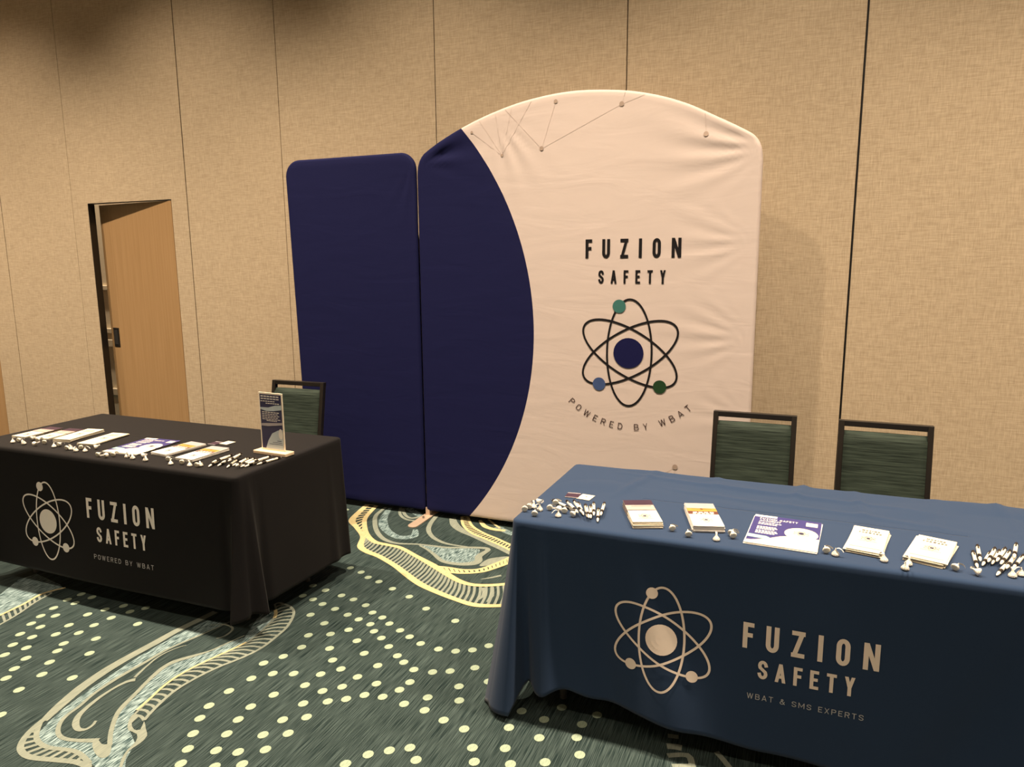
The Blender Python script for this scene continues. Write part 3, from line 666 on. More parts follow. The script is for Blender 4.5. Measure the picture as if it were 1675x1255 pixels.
# ------------------------------------------------------------------ draped tables
ZT = 0.752
class Cloth:
    def __init__(s, x0, x1, y0, y1, hem, folds, waves, top_wr):
        s.x0, s.x1, s.y0, s.y1 = x0, x1, y0, y1; s.hem = hem; s.folds = folds; s.waves = waves; s.top_wr = top_wr
    # folds: list of (side, pos, width, amplitude, drop, tilt)
    def disp(s, side, pos, t):
        d = 0.004+0.014*t
        for (sd, p, w, a, dr, ti) in s.folds:
            if sd == side: d += a*(t**1.15)*math.exp(-((pos-p-ti*t)/(w*(0.35+0.65*t)))**2)
        for (sd, k, ph, a, sl) in s.waves:
            if sd == side: d += a*t*math.sin(k*pos+ph+sl*t)
        return d
    def hemz(s, side, pos):
        z = s.hem(side, pos)
        for (sd, p, w, a, dr, ti) in s.folds:
            if sd == side: z -= dr*math.exp(-((pos-p-ti)/w)**2)
        return max(0.004, z)
    def front(s, off):
        def fn(x, z, e=0.0):
            t = max(0, (ZT-0.012-z)/(ZT-0.012-s.hemz('front', x)))
            return (x, s.y0-s.disp('front', x, t)-off-e, z)
        return fn
    def mesh(s, name, mat, root):
        rc = 0.022; st_ = 0.013; pts = []
        def side(nm, a, b_, fixed, nrm):
            L = abs(b_-a)-2*rc; n = int(L/st_); sg = 1 if b_ > a else -1
            for k in range(n+1):
                q = a+sg*(rc+L*k/n); pts.append((nm, q, (q, fixed) if nm in ('front', 'back') else (fixed, q), nrm))
        def corner(cx, cy, a0, s1, p1, s2, p2):
            for k in range(1, 8):
                a = math.radians(a0+90*k/8); pts.append(((s1, s2, k/8), (p1, p2), (cx+rc*math.cos(a), cy+rc*math.sin(a)), (math.cos(a), math.sin(a))))
        side('front', s.x0, s.x1, s.y0, (0,-1)); corner(s.x1-rc, s.y0+rc, -90, 'front', s.x1, 'right', s.y0)
        side('right', s.y0, s.y1, s.x1, (1,0)); corner(s.x1-rc, s.y1-rc, 0, 'right', s.y1, 'back', s.x1)
        side('back', s.x1, s.x0, s.y1, (0,1)); corner(s.x0+rc, s.y1-rc, 90, 'back', s.x0, 'left', s.y1)
        side('left', s.y1, s.y0, s.x0, (-1,0)); corner(s.x0+rc, s.y0+rc, 180, 'left', s.y0, 'front', s.x0)
        N = len(pts); V = []; Fc = []; rows = []
        def dz(nm, pos, t):
            if isinstance(nm, tuple):
                a, b_, f = nm
                return s.disp(a, pos[0], t)*(1-f)+s.disp(b_, pos[1], t)*f, s.hemz(a, pos[0])*(1-f)+s.hemz(b_, pos[1])*f
            return s.disp(nm, pos, t), s.hemz(nm, pos)
        mid = (s.y0+s.y1)/2; hd = (s.y1-s.y0)/2
        K = 40
        for g in range(K, 0, -1):           # top surface, centre line outwards
            f = (g-1)/(K-1); row = []
            for nm, pos, (x, y), n in pts:
                xi, yi = x-n[0]*0.012, y-n[1]*0.012
                cx = min(max(xi, s.x0+hd), s.x1-hd)
                X, Y = xi+(cx-xi)*f, yi+(mid-yi)*f
                V.append((X, Y, ZT+s.top_wr(X, Y))); row.append(len(V)-1)
            rows.append(row)
        for a in (30, 60, 90):
            row = []
            for nm, pos, (x, y), n in pts:
                e = 0.012*(1-math.sin(math.radians(a))); h = 0.012*(1-math.cos(math.radians(a)))
                d0, _ = dz(nm, pos, 0.0); d0 *= math.sin(math.radians(a))
                V.append((x-n[0]*(e-d0), y-n[1]*(e-d0), ZT-h+s.top_wr(x, y)*(1-a/90))); row.append(len(V)-1)
            rows.append(row)
        R = 42
        for j in range(1, R+1):
            t = j/R; row = []
            for nm, pos, (x, y), n in pts:
                d, hz = dz(nm, pos, t)
                V.append((x+n[0]*d, y+n[1]*d, ZT-0.012-t*(ZT-0.012-hz))); row.append(len(V)-1)
            rows.append(row)
        for a, b_ in zip(rows, rows[1:]):
            for k in range(N): Fc.append((a[k], b_[k], b_[(k+1) % N], a[(k+1) % N]))
        o = MB().add(V, Fc).build('cloth_sheet', mat, root, True, smooth=True)
        sm = o.modifiers.new('thickness', 'SOLIDIFY'); sm.thickness = 0.0018; sm.offset = -1
        return o
def lerp_tab(tab):
    def f(x):
        if x <= tab[0][0]: return tab[0][1]
        for (a, va), (b_, vb) in zip(tab, tab[1:]):
            if x <= b_:
                q = (x-a)/(b_-a); q = q*q*(3-2*q); return va+(vb-va)*q
        return tab[-1][1]
    return f
def table(x0, x1, y0, y1, label):
    t = thing('folding_table', label, 'table', ((x0+x1)/2, (y0+y1)/2, 0))
    MB().box(x0+0.014, x1-0.014, y0+0.014, y1-0.014, ZT-0.044, ZT-0.006).build('tabletop', 'table_plastic', t, True, bevel=0.01)
    for sx in (x0+0.14, x1-0.14):
        for sy in (y0+0.16, y1-0.16): MB().lathe([(0.014, 0), (0.014, ZT-0.045)], 10, (sx, sy, 0)).build('leg', 'grey_metal', t, True)
        MB().bar((sx, y0+0.16, 0.25), (sx, y1-0.16, 0.25), 0.02, 0.02).build('crossbar', 'grey_metal', t, True)
    return t
def cap(v, lo, hi): return max(0.0, min(1.0, (v-lo)/(hi-lo)))
# --- navy table
NX0, NX1, NY0, NY1 = -0.925, 0.905, 2.255, 3.015
table(NX0, NX1, NY0, NY1, 'folding table hidden under the navy cloth, nearest the camera')
def ntop(x, y):
    k = cap(y, NY0+0.33, NY0+0.55)
    v = 0.0
    for cx, sl in ((-0.62,0.25),(-0.28,-0.10),(-0.02,0.18),(0.22,-0.05),(0.45,0.12),(0.70,-0.1)):
        d = (x-cx-sl*(y-NY0-0.5))/0.020
        v += 0.010*math.exp(-d*d)*(0.6+0.4*math.sin(9*y+cx*7))
    for cy, sl in ((2.78,-0.13),(2.70,-0.17),(2.90,-0.10)):
        d = (y-cy-sl*(x+0.35)-0.012*math.sin(6*x))/0.018
        v += 0.009*math.exp(-d*d)*max(0, math.sin(2.6*x+cy*5))
    v += 0.010*max(0, noise.noise(Vector((x*4, y*6, 0.3))))
    return v*k
nhem = lerp_tab([(-0.93,.15),(-0.84,.125),(-0.766,.162),(-0.6,.132),(-0.28,.112),(-0.05,.086),(0.35,.06),(0.9,.05)])
nc = Cloth(NX0, NX1, NY0, NY1, lambda sd, p: nhem(p) if sd == 'front' else 0.05 if sd == 'back' else 0.09,
    [('left', NY0+0.02, 0.055, 0.115, 0.088, 0.0), ('front', NX0, 0.030, 0.055, 0.12, 0.0), ('front', NX0+0.045, 0.028, -0.045, 0.0, 0.0), ('front', NX0+0.115, 0.045, 0.028, 0.03, 0.02), ('front', NX0+0.26, 0.07, -0.02, 0.0, 0.10),
     ('front', NX0+0.42, 0.10, 0.022, 0.0, 0.16), ('front', NX1-0.22, 0.12, -0.03, 0.0, -0.25), ('front', NX1, 0.05, 0.09, 0.03, 0.0), ('right', NY0, 0.05, 0.09, 0.03, 0.0), ('left', NY0+0.25, 0.08, 0.02, 0, 0)],
    [('front', 5.2, 0.4, 0.010, 3.0), ('front', 11.0, 1.9, 0.004, -4.0), ('back', 14, 0, 0.012, 0), ('left', 16, 1, 0.012, 0), ('right', 15, 1, 0.012, 0)], ntop)
tn = thing('tablecloth', 'navy blue cloth draped over the front table, with cream atom logo', 'tablecloth', ((NX0+NX1)/2, (NY0+NY1)/2, 0))
nc.mesh('cloth_sheet', 'navy_cloth', tn)
fn = nc.front(0.0030)
lay('atom_orbits', atom(-0.388, 0.412, 0.588, 0.0078), fn, 'cloth_print', tn); lay('nucleus_disc', disc_fan(-0.388, 0.412, 0.0520), fn, 'cloth_print', tn)
for dx, dz in ELEC: lay('electron_disc', disc_fan(-0.388+dx*.588, 0.412+dz*.588, 0.0195, 20, 2), nc.front(0.0036), 'cloth_print', tn)
letters(text_letters('FUZION', -0.133, 0.256, 0.4355, 0.0855, 0.0142, 0.45), fn, 'cloth_print', tn, 'cream condensed')
letters(text_letters('SAFETY', -0.083, 0.195, 0.341, 0.0620, 0.0105, 0.47), fn, 'cloth_print', tn, 'cream condensed')
lay('lettering', text_polys('WBAT & SMS EXPERTS', -0.112, 0.225, 0.268, 0.0185, 0.0022, 0.72), fn, 'cloth_print_grey', tn, label='small grey capitals reading WBAT & SMS EXPERTS')
# --- black table
KX0, KX1, KY0, KY1 = -3.955, -2.215, 2.300, 3.060
table(KX0, KX1, KY0, KY1, 'folding table hidden under the black cloth, beside the doorway')
kc = Cloth(KX0, KX1, KY0, KY1, lambda sd, p: 0.128 if sd == 'front' else 0.122,
    [('front', KX1-0.012, 0.024, 0.070, 0.03, 0.0), ('front', KX1-0.070, 0.026, -0.016, 0.0, 0.0), ('right', KY0+0.005, 0.024, -0.004, 0.0, 0.0), ('right', KY0+0.065, 0.028, 0.062, 0.012, 0.0), ('right', KY0+0.125, 0.030, -0.018, 0.0, 0.0),
     ('right', KY1-0.12, 0.03, 0.012, 0, 0), ('right', KY1, 0.035, 0.02, 0.0, 0), ('front', KX0+0.02, 0.05, 0.05, 0.02, 0), ('left', KY0, 0.05, 0.05, 0.02, 0)],
    [('front', 4.2, 1.0, 0.006, 1.0), ('right', 9.0, 0.3, 0.006, 0.8), ('back', 14, 0, 0.01, 0), ('left', 12, 0, 0.01, 0)], lambda x, y: 0.0)
tk = thing('tablecloth', 'black cloth draped over the table beside the doorway, with silver atom logo', 'tablecloth', ((KX0+KX1)/2, (KY0+KY1)/2, 0))
kc.mesh('cloth_sheet', 'black_cloth', tk)
fn = kc.front(0.0030)
lay('atom_orbits', atom(-3.410, 0.402, 0.655, 0.0078), fn, 'cloth_print_silver', tk); lay('nucleus_disc', disc_fan(-3.412, 0.400, 0.0620), fn, 'cloth_print_silver', tk)
for dx, dz in ELEC: lay('electron_disc', disc_fan(-3.410+dx*.655, 0.402+dz*.655, 0.0235, 20, 2), kc.front(0.0036), 'cloth_print_silver', tk)
letters(text_letters('FUZION', -3.129, -2.694, 0.458, 0.0985, 0.0160, 0.45), fn, 'cloth_print_silver', tk, 'silver condensed')
letters(text_letters('SAFETY', -3.072, -2.754, 0.346, 0.0740, 0.0122, 0.46), fn, 'cloth_print_silver', tk, 'silver condensed')
lay('lettering', text_polys('POWERED BY WBAT', -3.101, -2.719, 0.258, 0.0235, 0.0028, 0.72), fn, 'cloth_print_grey', tk, label='small grey capitals reading POWERED BY WBAT')

# ------------------------------------------------------------------ chairs
chair_parts = None
def chair(x, y, rz, label):
    """banquet chair, back at local +y, seat towards -y; origin on the floor under the backrest"""
    global chair_parts
    r = thing('banquet_chair', label, 'chair', (x, y, 0), rz, 'banquet chairs behind the tables')
    if chair_parts is not None:
        for c in chair_parts: copy_mesh_obj(c, r)
        return r
    W, Ht = 0.385, 0.912; hw = W/2; rec = 0.085    # uprights lean back towards the top
    ps = []
    for s in (-1, 1):
        mb = MB(); mb.bar((s*(hw-0.012), -rec, 0.44), (s*(hw-0.012), 0, Ht-0.001), 0.024, 0.030, (0,1,0)); ps.append(mb.build('upright', 'black_metal', r, bevel=0.002))
        ps.append(MB().bar((s*(hw-0.012), 0.02, 0.0), (s*(hw-0.012), -rec, 0.445), 0.024, 0.028, (0,1,0)).build('leg', 'black_metal', r, bevel=0.002))
        ps.append(MB().bar((s*(hw-0.012), -0.50, 0.0), (s*(hw-0.012), -0.47, 0.43), 0.024, 0.028, (0,1,0)).build('leg', 'black_metal', r, bevel=0.002))
        ps.append(MB().bar((s*(hw-0.012), -0.485, 0.425), (s*(hw-0.012), -rec, 0.425), 0.022, 0.026).build('side_rail', 'black_metal', r))
    ps.append(MB().bar((-hw, 0, Ht-0.013), (hw, 0, Ht-0.013), 0.030, 0.026).build('top_rail', 'black_metal', r, bevel=0.002))
    # padded back
    mb = MB(); n = 10; m_ = 14; zb, zt_ = 0.49, 0.866
    def pt(u, v, side):
        xx = (u-0.5)*2*(hw-0.023); zz = zb+(zt_-zb)*v; y_ = -rec*(Ht-zz)/(Ht-0.44)
        e = min(1, min(v, 1-v)/0.08, 1); bul = 0.018*math.sqrt(max(0, 1-(1-e)**2))+0.006*math.sin(PI*u)
        return (xx, y_-side*bul, zz)
    V = []; Fc = []
    for side in (1, -1):
        o = len(V)
        for i in range(n+1):
            for j in range(m_+1): V.append(pt(i/n, j/m_, side))
        for i in range(n):
            for j in range(m_):
                a = o+i*(m_+1)+j; q = (a, a+m_+1, a+m_+2, a+1); Fc.append(q if side == 1 else q[::-1])
    k = (n+1)*(m_+1)
    for i in (0, n):
        for j in range(m_):
            a = i*(m_+1)+j; q = (a, a+1, a+1+k, a+k); Fc.append(q if i == 0 else q[::-1])
    for j in (0, m_):
        for i in range(n):
            a = i*(m_+1)+j; q = (a, a+k, a+k+m_+1, a+m_+1); Fc.append(q if j == 0 else q[::-1])
    ps.append(mb.add(V, Fc).build('back_cushion', 'green_upholstery', r, smooth=True))
    ps.append(MB().box(-hw+0.004, hw-0.004, -0.505, -rec-0.02, 0.44, 0.495).build('seat_cushion', 'green_upholstery', r, bevel=0.015))
    chair_parts = ps
    return r
def chair_at(pl, pr, Y, label):
    a = at(*pl, 'y', Y); b_ = at(*pr, 'y', Y)
    return (a.x+b_.x)/2
chair(chair_at((450,624), (529,627), 3.66, ''), 3.66, math.radians(2), 'green upholstered banquet chair behind the black table')
chair(chair_at((1168,672), (1304,681), 3.63, ''), 3.63, math.radians(0), 'green upholstered banquet chair before the arched backdrop, behind the navy table')
chair(chair_at((1376,685), (1525,692), 3.61, ''), 3.61, math.radians(-1), 'green upholstered banquet chair before the bare wall, behind the navy table')

# ------------------------------------------------------------------ leaflets
def slab(w, h, z0, z1): return MB().box(-w/2, w/2, -h/2, h/2, z0, z1)
def rect(x0, x1, y0, y1): return [[(x0, y0), (x1, y0), (x1, y1), (x0, y1)]]
mesh_cache = {}
def sheet(name, w, h, th, mat):
    k = (name, w, h, th, mat)
    return mesh_cache.get(k)
def place_stack(cx, cy, ang, w, h, th, n, kind, body, desc, where, cat, jit=0.004, group=None, spread=0.0):
    """n leaflets lying on each other; the top one carries the print"""
    rr = random.Random(int(cx*1000)); z = ZT+0.0012
    for i in range(n):
        topmost = i == n-1
        lab = '%s %s %s' % ('topmost' if topmost else ORD[n-1-i]+' from top', desc, where)
        jx = (0 if topmost else rr.uniform(-jit, jit)); jy = (0 if topmost else rr.uniform(-jit, jit))-spread*(n-1-i)
        ja = 0 if topmost else math.radians(rr.uniform(-1, 1)*jit*350)
        c, s = math.cos(ang), math.sin(ang)
        r = thing(kind, lab, cat, (cx+jx*c-jy*s, cy+jx*s+jy*c, z), ang+ja, group)
        key = (kind, w, h, th, body)
        if key not in mesh_cache:
            pg = mesh_cache[key] = slab(w, h, 0, th).build('pages', body, r)
        else: pg = copy_mesh_obj(mesh_cache[key], r)
        z += th+0.0003
        yield pg, topmost
def flat(zz): return lambda u, v, e=0.0: (u, v, zz+e)
def p_(name, polys, mat, r, z): return lay(name, polys, flat(z), mat, r, False)
def dl_print(r, th, kind):
    w, h = 0.102, 0.226; z = th+0.0003
    if kind == 'plum':
        p_('printed_band', rect(-w/2, w/2, h*0.26, h/2), 'print_plum', r, z)
        p_('printed_photo', rect(-w/2, w/2, h*0.02, h*0.26), 'print_pink', r, z)
        p_('printed_stripe', rect(-w/2, w/2, h*0.015, h*0.035)+rect(-w*.3, w*.4, h*.2, h*.215), 'print_plum', r, z+.0002)
    elif kind == 'sunset':
        p_('printed_photo', rect(-w/2, w/2, h*0.27, h/2), 'print_sky', r, z)
        p_('printed_glow', rect(-w/2, w/2, h*0.12, h*0.27), 'print_orange', r, z)
        p_('printed_band', rect(-w/2, w/2, h*0.0, h*0.13), 'print_rust', r, z+.0001)
        p_('printed_aircraft', disc(0, h*.23, .006, 8)+rect(-.035, .035, h*.225, h*.235), 'print_rust', r, z+.0002)
        p_('lettering', [q for k in range(4) for q in rect(-.034+k*.019, -.020+k*.019, h*.055, h*.10)]+[q for k in range(5) for q in rect(-.036+k*.015, -.025+k*.015, h*.012, h*.042)], 'paper_white', r, z+.0002)
    else:
        p_('lettering', text_polys('MOVING', -.026, .026, h*.32, .012, .0024, .5)+text_polys('FORWARD', -.033, .033, h*.23, .012, .0024, .5), 'print_grey', r, z)
        p_('printed_line', rect(-.045, .045, -h*.36, -h*.352), 'print_grey', r, z)
    cy = {'plum': -0.24*h, 'sunset': -0.24*h, 'cream': 0.02*h}[kind]
    p_('atom_orbits', atom(0, cy, 0.075, .0011), 'print_grey', r, z); p_('nucleus_disc', disc(0, cy, .006, 12), 'print_navy', r, z+.0001)
    p_('printed_line', rect(-.028, .028, cy-.026, cy-.0245), 'print_grey', r, z)
def flyer_print(r, th):
    w, h = 0.216, 0.280; z = th+.0003
    X = lambda a: -w/2+a*w
    Y = lambda a: -h/2+a*h
    p_('printed_field', rect(X(0), X(1), Y(0.10), Y(1)), 'print_violet', r, z)
    p_('printed_tab', rect(X(.0), X(.34), Y(.93), Y(1)), 'paper_white', r, z+.0001)
    low = [(X(1), Y(0)), (X(1), Y(.40))]+[(X(.5+.5*math.cos(PI*k/20)*1.0), Y(.38-.02*k/20*3)) for k in range(0)]
    p_('printed_sweep', [[(X(0), Y(0)), (X(1), Y(0)), (X(1), Y(.40)), (X(.62), Y(.40)), (X(.45), Y(.33)), (X(.28), Y(.20)), (X(.08), Y(.11)), (X(0), Y(.10))]], 'paper_cream', r, z+.0001)
    p_('printed_oval', [[(X(.74)+.24*w*math.cos(2*PI*k/28), Y(.50)+.20*h*math.sin(2*PI*k/28)) for k in range(28)]], 'paper_cream', r, z+.0002)
    p_('printed_ribbon', [[(X(.0), Y(.20)), (X(.27), Y(.18)), (X(.34), Y(.23)), (X(.27), Y(.28)), (X(.0), Y(.30))]], 'print_aqua', r, z+.0002)
    p_('lettering', text_polys('FUZION SAFETY', X(.09), X(.66), Y(.845), h*.055, .0026, .55)+text_polys('ACADEMY', X(.09), X(.42), Y(.77), h*.055, .0026, .6), 'paper_white', r, z+.0002)
    tl = []
    for k, (a, b_) in enumerate(((.71,.44),(.66,.38),(.57,.38),(.53,.40),(.49,.36),(.43,.40),(.39,.42),(.35,.38))):
        n_ = 7; 
        for q in range(n_):
            xa = .09+(b_-.09)*q/n_; tl += rect(X(xa), X(xa+(b_-.09)/n_*.8), Y(a), Y(a+.028))
    p_('printed_lines', tl, 'paper_white', r, z+.0002)
    tl = []
    for k in range(5): tl += rect(X(.50-.05*k), X(.94), Y(.30-.055*k), Y(.305-.055*k))
    p_('printed_lines', tl, 'print_aqua', r, z+.0003)
    p_('printed_box', rect(X(.78), X(.95), Y(.80), Y(.93)), 'paper_cream', r, z+.0002)
    p_('atom_orbits', atom(X(.74), Y(.52), 0.085, .001), 'print_grey', r, z+.0003); p_('nucleus_disc', disc(X(.74), Y(.52), .009, 14), 'print_navy', r, z+.0004)
D = math.radians
NT, KT = 'on the navy table', 'on the black table'
for r, t in place_stack(-0.504, 2.438, D(22), .102, .226, .0022, 9, 'booklet', 'paper_cream', 'plum-headed booklet', NT, 'booklet', .003, 'plum-headed booklets on the navy table', 0.0006):
    if t: dl_print(r, .0022, 'plum')
    else: p_('printed_band', rect(-.051, .051, .226*.02, .113), 'print_plum', r, .0024)
for r, t in place_stack(-0.296, 2.476, D(16.3), .102, .230, .0020, 10, 'booklet', 'paper_white', 'sunset-photo booklet', NT, 'booklet', .0022, 'sunset-photo booklets on the navy table', 0.0):
    if t: dl_print(r, .0020, 'sunset')
for r, t in place_stack(-0.031, 2.448, D(-3.2), .216, .280, .0009, 4, 'flyer', 'paper_white', 'violet and cream landscape flyer', NT, 'flyer', .004, 'violet flyers on the navy table'):
    if t: flyer_print(r, .0009)
for r, t in place_stack(0.219, 2.456, D(-10), .102, .222, .0016, 7, 'leaflet', 'paper_cream', 'cream leaflet beside the violet flyers', NT, 'leaflet', .006, 'cream leaflets beside the violet flyers'):
    if t: dl_print(r, .0016, 'cream')
for r, t in place_stack(0.393, 2.436, D(-17), .106, .212, .0016, 8, 'leaflet', 'paper_cream', 'cream leaflet beside the right-hand pens', NT, 'leaflet', .006, 'cream leaflets beside the right-hand pens'):
    if t: dl_print(r, .0016, 'cream')
for i, (cx, cy, a, w_) in enumerate(((-3.806, 2.551, 2, 'leftmost'), (-3.661, 2.566, 5, 'second from left'))):
    for r, t in place_stack(cx, cy, D(a), .095, .215, .0018, 4, 'booklet', 'paper_cream', 'plum-headed booklet, %s pile' % w_, KT, 'booklet', .002, 'plum-headed booklets on the black table, %s pile' % w_):
        if t: dl_print(r, .0018, 'plum')
for i, (cx, cy, a, n, w_) in enumerate(((-3.518, 2.576, 10, 8, 'thicker pile'), (-3.333, 2.570, 7, 5, 'next to the violet flyers'))):
    for r, t in place_stack(cx, cy, D(a), .102, .232, .0016, n, 'leaflet', 'paper_cream', 'cream leaflet, '+w_, KT, 'leaflet', .003, 'cream leaflets on the black table, '+w_):
        if t: dl_print(r, .0016, 'cream')
for r, t in place_stack(-3.024, 2.539, D(4), .213, .277, .0009, 4, 'flyer', 'paper_white', 'violet and cream landscape flyer', KT, 'flyer', .004, 'violet flyers on the black table'):
    if t: flyer_print(r, .0009)
for i, (cx, cy, a, w_) in enumerate(((-2.793, 2.549, -6, 'next to the violet flyers'), (-2.614, 2.521, -1, 'next to the pens'))):
    for r, t in place_stack(cx, cy, D(a), .108, .224, .0020, 6, 'booklet', 'paper_white', 'sunset-photo booklet '+w_, KT, 'booklet', .002, 'sunset-photo booklets %s on the black table' % w_):
        if t: dl_print(r, .0020, 'sunset')
# business cards
def card(cx, cy, a, n, mat, lab, grp):
    for i in range(n):
        r = thing('business_card', (('uppermost ' if i == n-1 else 'lower ')+lab), 'card', (cx+.002*i, cy-.002*i, ZT+.0012+.0008*i), D(a+2*i), grp)
        MB().box(-.0255, .0255, -.0305, .0305, 0, .0006).build('card_sheet', mat, r)
        if mat == 'print_plum': p_('printed_stripe', rect(-.0255, .0255, .020, .027)+rect(-.0255, .0255, -.0305, -.026), 'print_sky', r, .0008)
        else: p_('nucleus_disc', disc(0, .004, .004, 10), 'print_grey', r, .0008)
card(-0.803, 2.578, 4, 2, 'print_plum', 'purple card beside the pens on the navy table', 'purple cards on the navy table')
card(-0.750, 2.572, -9, 2, 'paper_cream', 'cream card beside the pens on the navy table', 'cream cards on the navy table')
c0 = at(353, 725.5, 'z', ZT); c1 = at(372, 725, 'z', ZT)
card(c0.x, c0.y, -4, 2, 'print_plum', 'purple card behind the booklets on the black table', 'purple cards on the black table')
card(c1.x, c1.y, -4, 2, 'paper_cream', 'cream card behind the booklets on the black table', 'cream cards on the black table')

# ------------------------------------------------------------------ counter sign
sg = at(448, 741, 'z', ZT)
sr = thing('sign_holder', 'upright framed sign on a pale wooden base, on the black table', 'sign', (-2.316, 2.662, ZT+0.001), D(-3))
MB().box(-.100, .100, -.030, .030, 0, .016).build('base', 'pale_wood', sr, bevel=.003)
w, z0, z1 = .0725, .0165, .295
MB().box(-w, w, .000, .004, z0, z1).build('acrylic_panel', 'acrylic_edge', sr, bevel=.001)
def vs_(u, v, off=0): return (-w+u*2*w, -off, z0+v*(z1-z0))
def face(name, polys, mat, off, par=None): return lay(name, polys, lambda u, v, e=0.0: vs_(u, v, off+e), mat, par or poster, False)
poster = face('poster', rect(.05, .95, .03, .97), 'print_navy', .0008, sr)
face('printed_sweep', [[(.20,.03),(.95,.03),(.95,.38),(.75,.36),(.50,.30),(.32,.17)]], 'print_paleblue', .0012)
face('printed_disc', disc(.86,.30,.09,16), 'paper_white', .0015)
face('printed_photo', [[(.05,.74),(.40,.745),(.70,.79),(.95,.80),(.95,.72),(.62,.69),(.30,.68),(.05,.71)]], 'print_paleblue', .0012)
face('printed_photo', [[(.05,.42),(.35,.42),(.95,.46),(.95,.50),(.50,.48),(.05,.46)]], 'print_sky', .0012)
tl = []
for a, b_, y, hh in ((.10,.88,.925,.022),(.10,.88,.885,.018),(.08,.70,.845,.014),(.30,.88,.81,.014),(.12,.86,.655,.014),(.12,.80,.625,.012),(.12,.86,.595,.012),(.12,.80,.565,.012),(.12,.90,.535,.012),(.30,.75,.51,.012)):
    n_ = 6
    for q in range(n_): tl += rect(a+(b_-a)*q/n_, a+(b_-a)*(q+.82)/n_, y, y+hh)
face('printed_lines', tl, 'paper_white', .0016)
face('printed_lines', rect(.70,.88,.17,.18)+rect(.50,.90,.14,.148)+rect(.36,.92,.11,.118), 'print_navy', .0016)

# ------------------------------------------------------------------ pens
pen_parts = None
PL = 0.140
pen_segs = []
def pen(tip, tail, label, group):
    global pen_parts
    a = at(*tip, 'z', ZT+.006); b_ = at(*tail, 'z', ZT+.006)
    d = (b_-a); d.z = 0; d.normalize()
    A = Vector((a.x, a.y)); B = A+Vector((d.x, d.y))*PL
    def segd(p, q, r, s):
        best = 9
        for i in range(8):
            u = p+(q-p)*(i/7)
            v = s-r; t = max(0, min(1, (u-r).dot(v)/v.dot(v))); best = min(best, (u-(r+v*t)).length)
        return best
    lv = 0
    while any(L == lv and segd(A, B, p, q) < 0.0112 for p, q, L in pen_segs): lv += 1
    pen_segs.append((A, B, lv))
    r = thing('pen', label, 'pen', (A.x, A.y, ZT+.0012+.0056+lv*0.0108), math.atan2(d.y, d.x), group)
    if pen_parts is None:
        ps = [MB().lathe([(.0014,0),(.0036,.010),(.0044,.020),(.0050,.026)], 12, axis='x').build('tip', 'pen_white', r, smooth=True),
              MB().lathe([(.0050,.0255),(.0057,.027),(.0057,.048),(.0052,.050)], 12, axis='x').build('grip', 'pen_black', r, smooth=True),
              MB().lathe([(.0051,.0495),(.0055,.051),(.0055,.114),(.0052,.1155)], 12, axis='x').build('barrel', 'pen_white', r, smooth=True),
              MB().lathe([(.0052,.115),(.0056,.116),(.0051,.131),(.0030,.1325)], 12, axis='x').build('end_cap', 'pen_black', r, smooth=True),
              MB().lathe([(.0024,.132),(.0024,.140)], 8, axis='x').build('push_button', 'grey_metal', r, smooth=True),
              MB().box(.092,.128,-.0016,.0016,.0056,.0072).build('clip', 'pen_black', r)]
        pen_parts = ps
    else:
        for c in pen_parts: copy_mesh_obj(c, r)
def pens(o, s, lst, where, group):
    lst = sorted(lst, key=lambda q: q[0])
    for i, (tx, ty, bx, by) in enumerate(lst):
        pen((o[0]+tx*s, o[1]+ty*s), (o[0]+bx*s, o[1]+by*s), 'white pen with black grip, %s tip from left, %s' % (ORD[i], where), group)
pens((840, 810), .0955, [(1110,360,905,150),(1200,345,1105,125),(1178,410,1045,215),(1265,385,1225,155),(1292,445,1235,215),(1325,400,1320,225),(1375,400,1372,180),(1440,460,1455,225),(1492,400,1562,170),(1040,262,905,200)],
     "at the navy table's left end", "pens at the navy table's left end")
pens((1580, 890), .0567, [(335,695,200,225),(410,600,330,205),(470,630,715,240),(625,625,850,185),(750,590,985,160),(870,610,1130,225),(985,690,1275,300),(885,915,1200,560),(1150,820,1300,600),(1365,610,1405,350),(1350,715,1545,480)],
     "at the navy table's right end", "pens at the navy table's right end")
pens((340, 735), .0836, [(10,345,350,140),(85,305,420,180),(190,330,470,180),(265,315,560,200),(370,360,640,160),(400,330,700,150),(480,325,760,200),(550,380,800,195),(600,330,880,195),(640,350,960,205),(720,345,1080,205),(820,325,1180,200),(960,300,1300,200)],
     "beside the counter sign", "pens beside the counter sign")

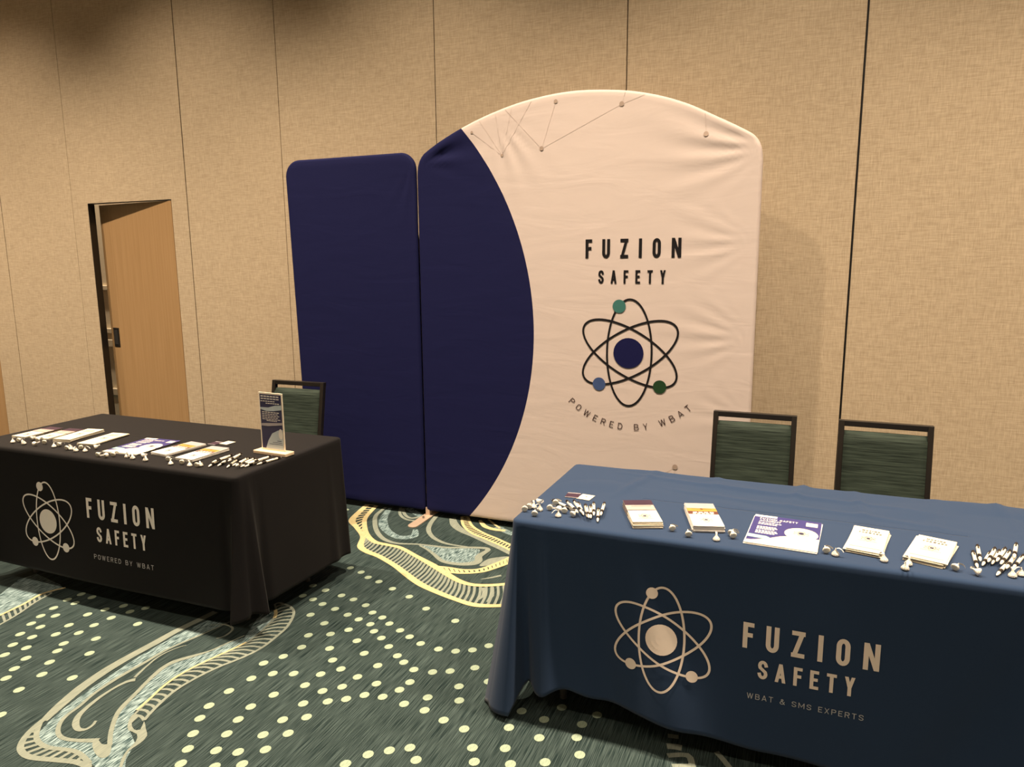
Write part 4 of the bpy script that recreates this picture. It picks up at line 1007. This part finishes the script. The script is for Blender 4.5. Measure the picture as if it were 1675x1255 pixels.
# ------------------------------------------------------------------ foil wrapped chocolate drops
drop_mesh = {}
PROF = [(.0092,0),(.0112,.0010),(.0117,.0035),(.0105,.007),(.0076,.0110),(.0046,.0148),(.0026,.0180),(.0014,.0215),(.0010,.0245)]
def candy(px, py, lie, spin, label, group):
    p = at(px, py, 'z', ZT+.008)
    r = thing('foil_candy', label, 'candy', (p.x, p.y, 0), 0, group)
    ax = math.radians(lie)
    R = Matrix.Rotation(spin, 3, 'Z') @ Matrix.Rotation(ax, 3, 'X')
    if 'b' not in drop_mesh:
        b0 = MB().lathe(PROF, 14).build('foil_wrap', 'foil', r, smooth=True)
        d0 = MB().lathe([(.0001,-.0004),(.0080,-.0004),(.0084,.0006)], 14).build('foil_base', 'foil_base', r)
        strip = MB(); L = [(0,0,.018),(.003,0,.024),(.009,.001,.026),(.016,.002,.023),(.023,.002,.015)]
        for a, b_ in zip(L, L[1:]): strip.add([(a[0],a[1]-.0028,a[2]),(b_[0],b_[1]-.0028,b_[2]),(b_[0],b_[1]+.0028,b_[2]),(a[0],a[1]+.0028,a[2])], [(0,1,2,3)])
        s0 = strip.build('paper_strip', 'paper_white', r)
        drop_mesh['b'] = (b0, d0, s0)
    else:
        for c in drop_mesh['b']: copy_mesh_obj(c, r)
    vs = [R @ Vector((q*math.cos(a), q*math.sin(a), h)) for q, h in PROF for a in [2*PI*k/14 for k in range(14)]]+[R @ Vector((0.023, 0.0048, 0.015)), R @ Vector((0.023, -0.0008, 0.015)), R @ Vector((0.009, 0.004, 0.026)), R @ Vector((0.009, -0.002, 0.026))]
    r.location.z = ZT+.0014-min(v.z for v in vs)
    r.rotation_euler = R.to_euler()
def candies(o, s, lst, where, group):
    lst = sorted(lst, key=lambda q: q[0])
    rr = random.Random(len(lst)*13+int(o[0]))
    for i, q in enumerate(lst):
        x, y, lie = q
        k = 0 if lie == 'u' else 1
        ang = rr.uniform(-6, 6) if lie == 'u' else -rr.uniform(68, 78) if lie == 'f' else rr.choice((-70, 70))
        spin = rr.uniform(0, 6.28) if lie == 'u' else math.radians(rr.uniform(5, 35)) if lie == 'f' else rr.uniform(0, 6.28)
        lab = 'foil chocolate drop, %s from left %s' % (ORD[i], where) if len(lst) > 1 else 'foil chocolate drop '+where
        candy(o[0]+x*s, o[1]+y*s, ang, spin, lab, group)
G1 = 'chocolate drops on the navy table'; G2 = 'chocolate drops on the black table'
candies((840, 810), .0955, [(190,260,'f'),(265,220,'f'),(345,195,'u'),(400,130,'s'),(450,235,'u'),(620,240,'f'),(720,150,'f'),(360,340,'f'),(765,340,'u'),(870,290,'f'),(1000,350,'s'),(790,250,'s')], "in the cluster at the navy table's left end", G1)
candies((1000, 810), .1194, [(840,475,'f')], 'just right of the plum-headed booklets on the navy table', G1)
candies((1000, 810), .1194, [(1060,555,'f'),(1440,595,'u')], 'before the sunset booklets, navy table', G1)
candies((1000, 810), .1194, [(1635,540,'s'),(1675,575,'f')], 'between sunset booklets and violet flyers', G1)
candies((1080, 800), .1791, [(1520,575,'f'),(1600,590,'u')], 'between violet flyers and cream leaflets, navy table', G1)
candies((1370, 855), .1194, [(640,505,'u')], 'at the corner of the cream leaflets beside the violet flyers', G1)
candies((1370, 855), .1194, [(925,615,'u'),(970,555,'u')], 'beside the rightmost cream leaflets, navy table', G1)
candies((1370, 855), .1194, [(1600,635,'s')], 'just right of the rightmost cream leaflets', G1)
candies((1580, 890), .0567, [(410,860,'s'),(1350,890,'u'),(1590,850,'u')], 'of those before the right-hand pens on the navy table', G1)
candies((0, 690), .0955, [(220,340,'u'),(310,330,'f'),(410,365,'u'),(530,300,'s'),(640,330,'f'),(585,390,'s'),(755,365,'f')], 'before the plum-headed booklets, black table', G2)
candies((0, 690), .0955, [(925,415,'u'),(1000,405,'f'),(1135,465,'f'),(1215,455,'u'),(1300,485,'u'),(1385,455,'s'),(1460,490,'u'),(1620,450,'s'),(1665,580,'f')], 'before the cream leaflets on the black table', G2)
candies((150, 700), .1313, [(185,350,'s'),(260,345,'f'),(440,350,'u'),(510,370,'u'),(625,355,'s'),(670,395,'u')], 'before the violet flyers on the black table', G2)
candies((150, 700), .1313, [(950,400,'f'),(985,440,'u'),(1120,440,'f'),(1220,460,'u'),(1305,475,'f'),(1355,460,'u')], 'before the sunset booklets on the black table', G2)
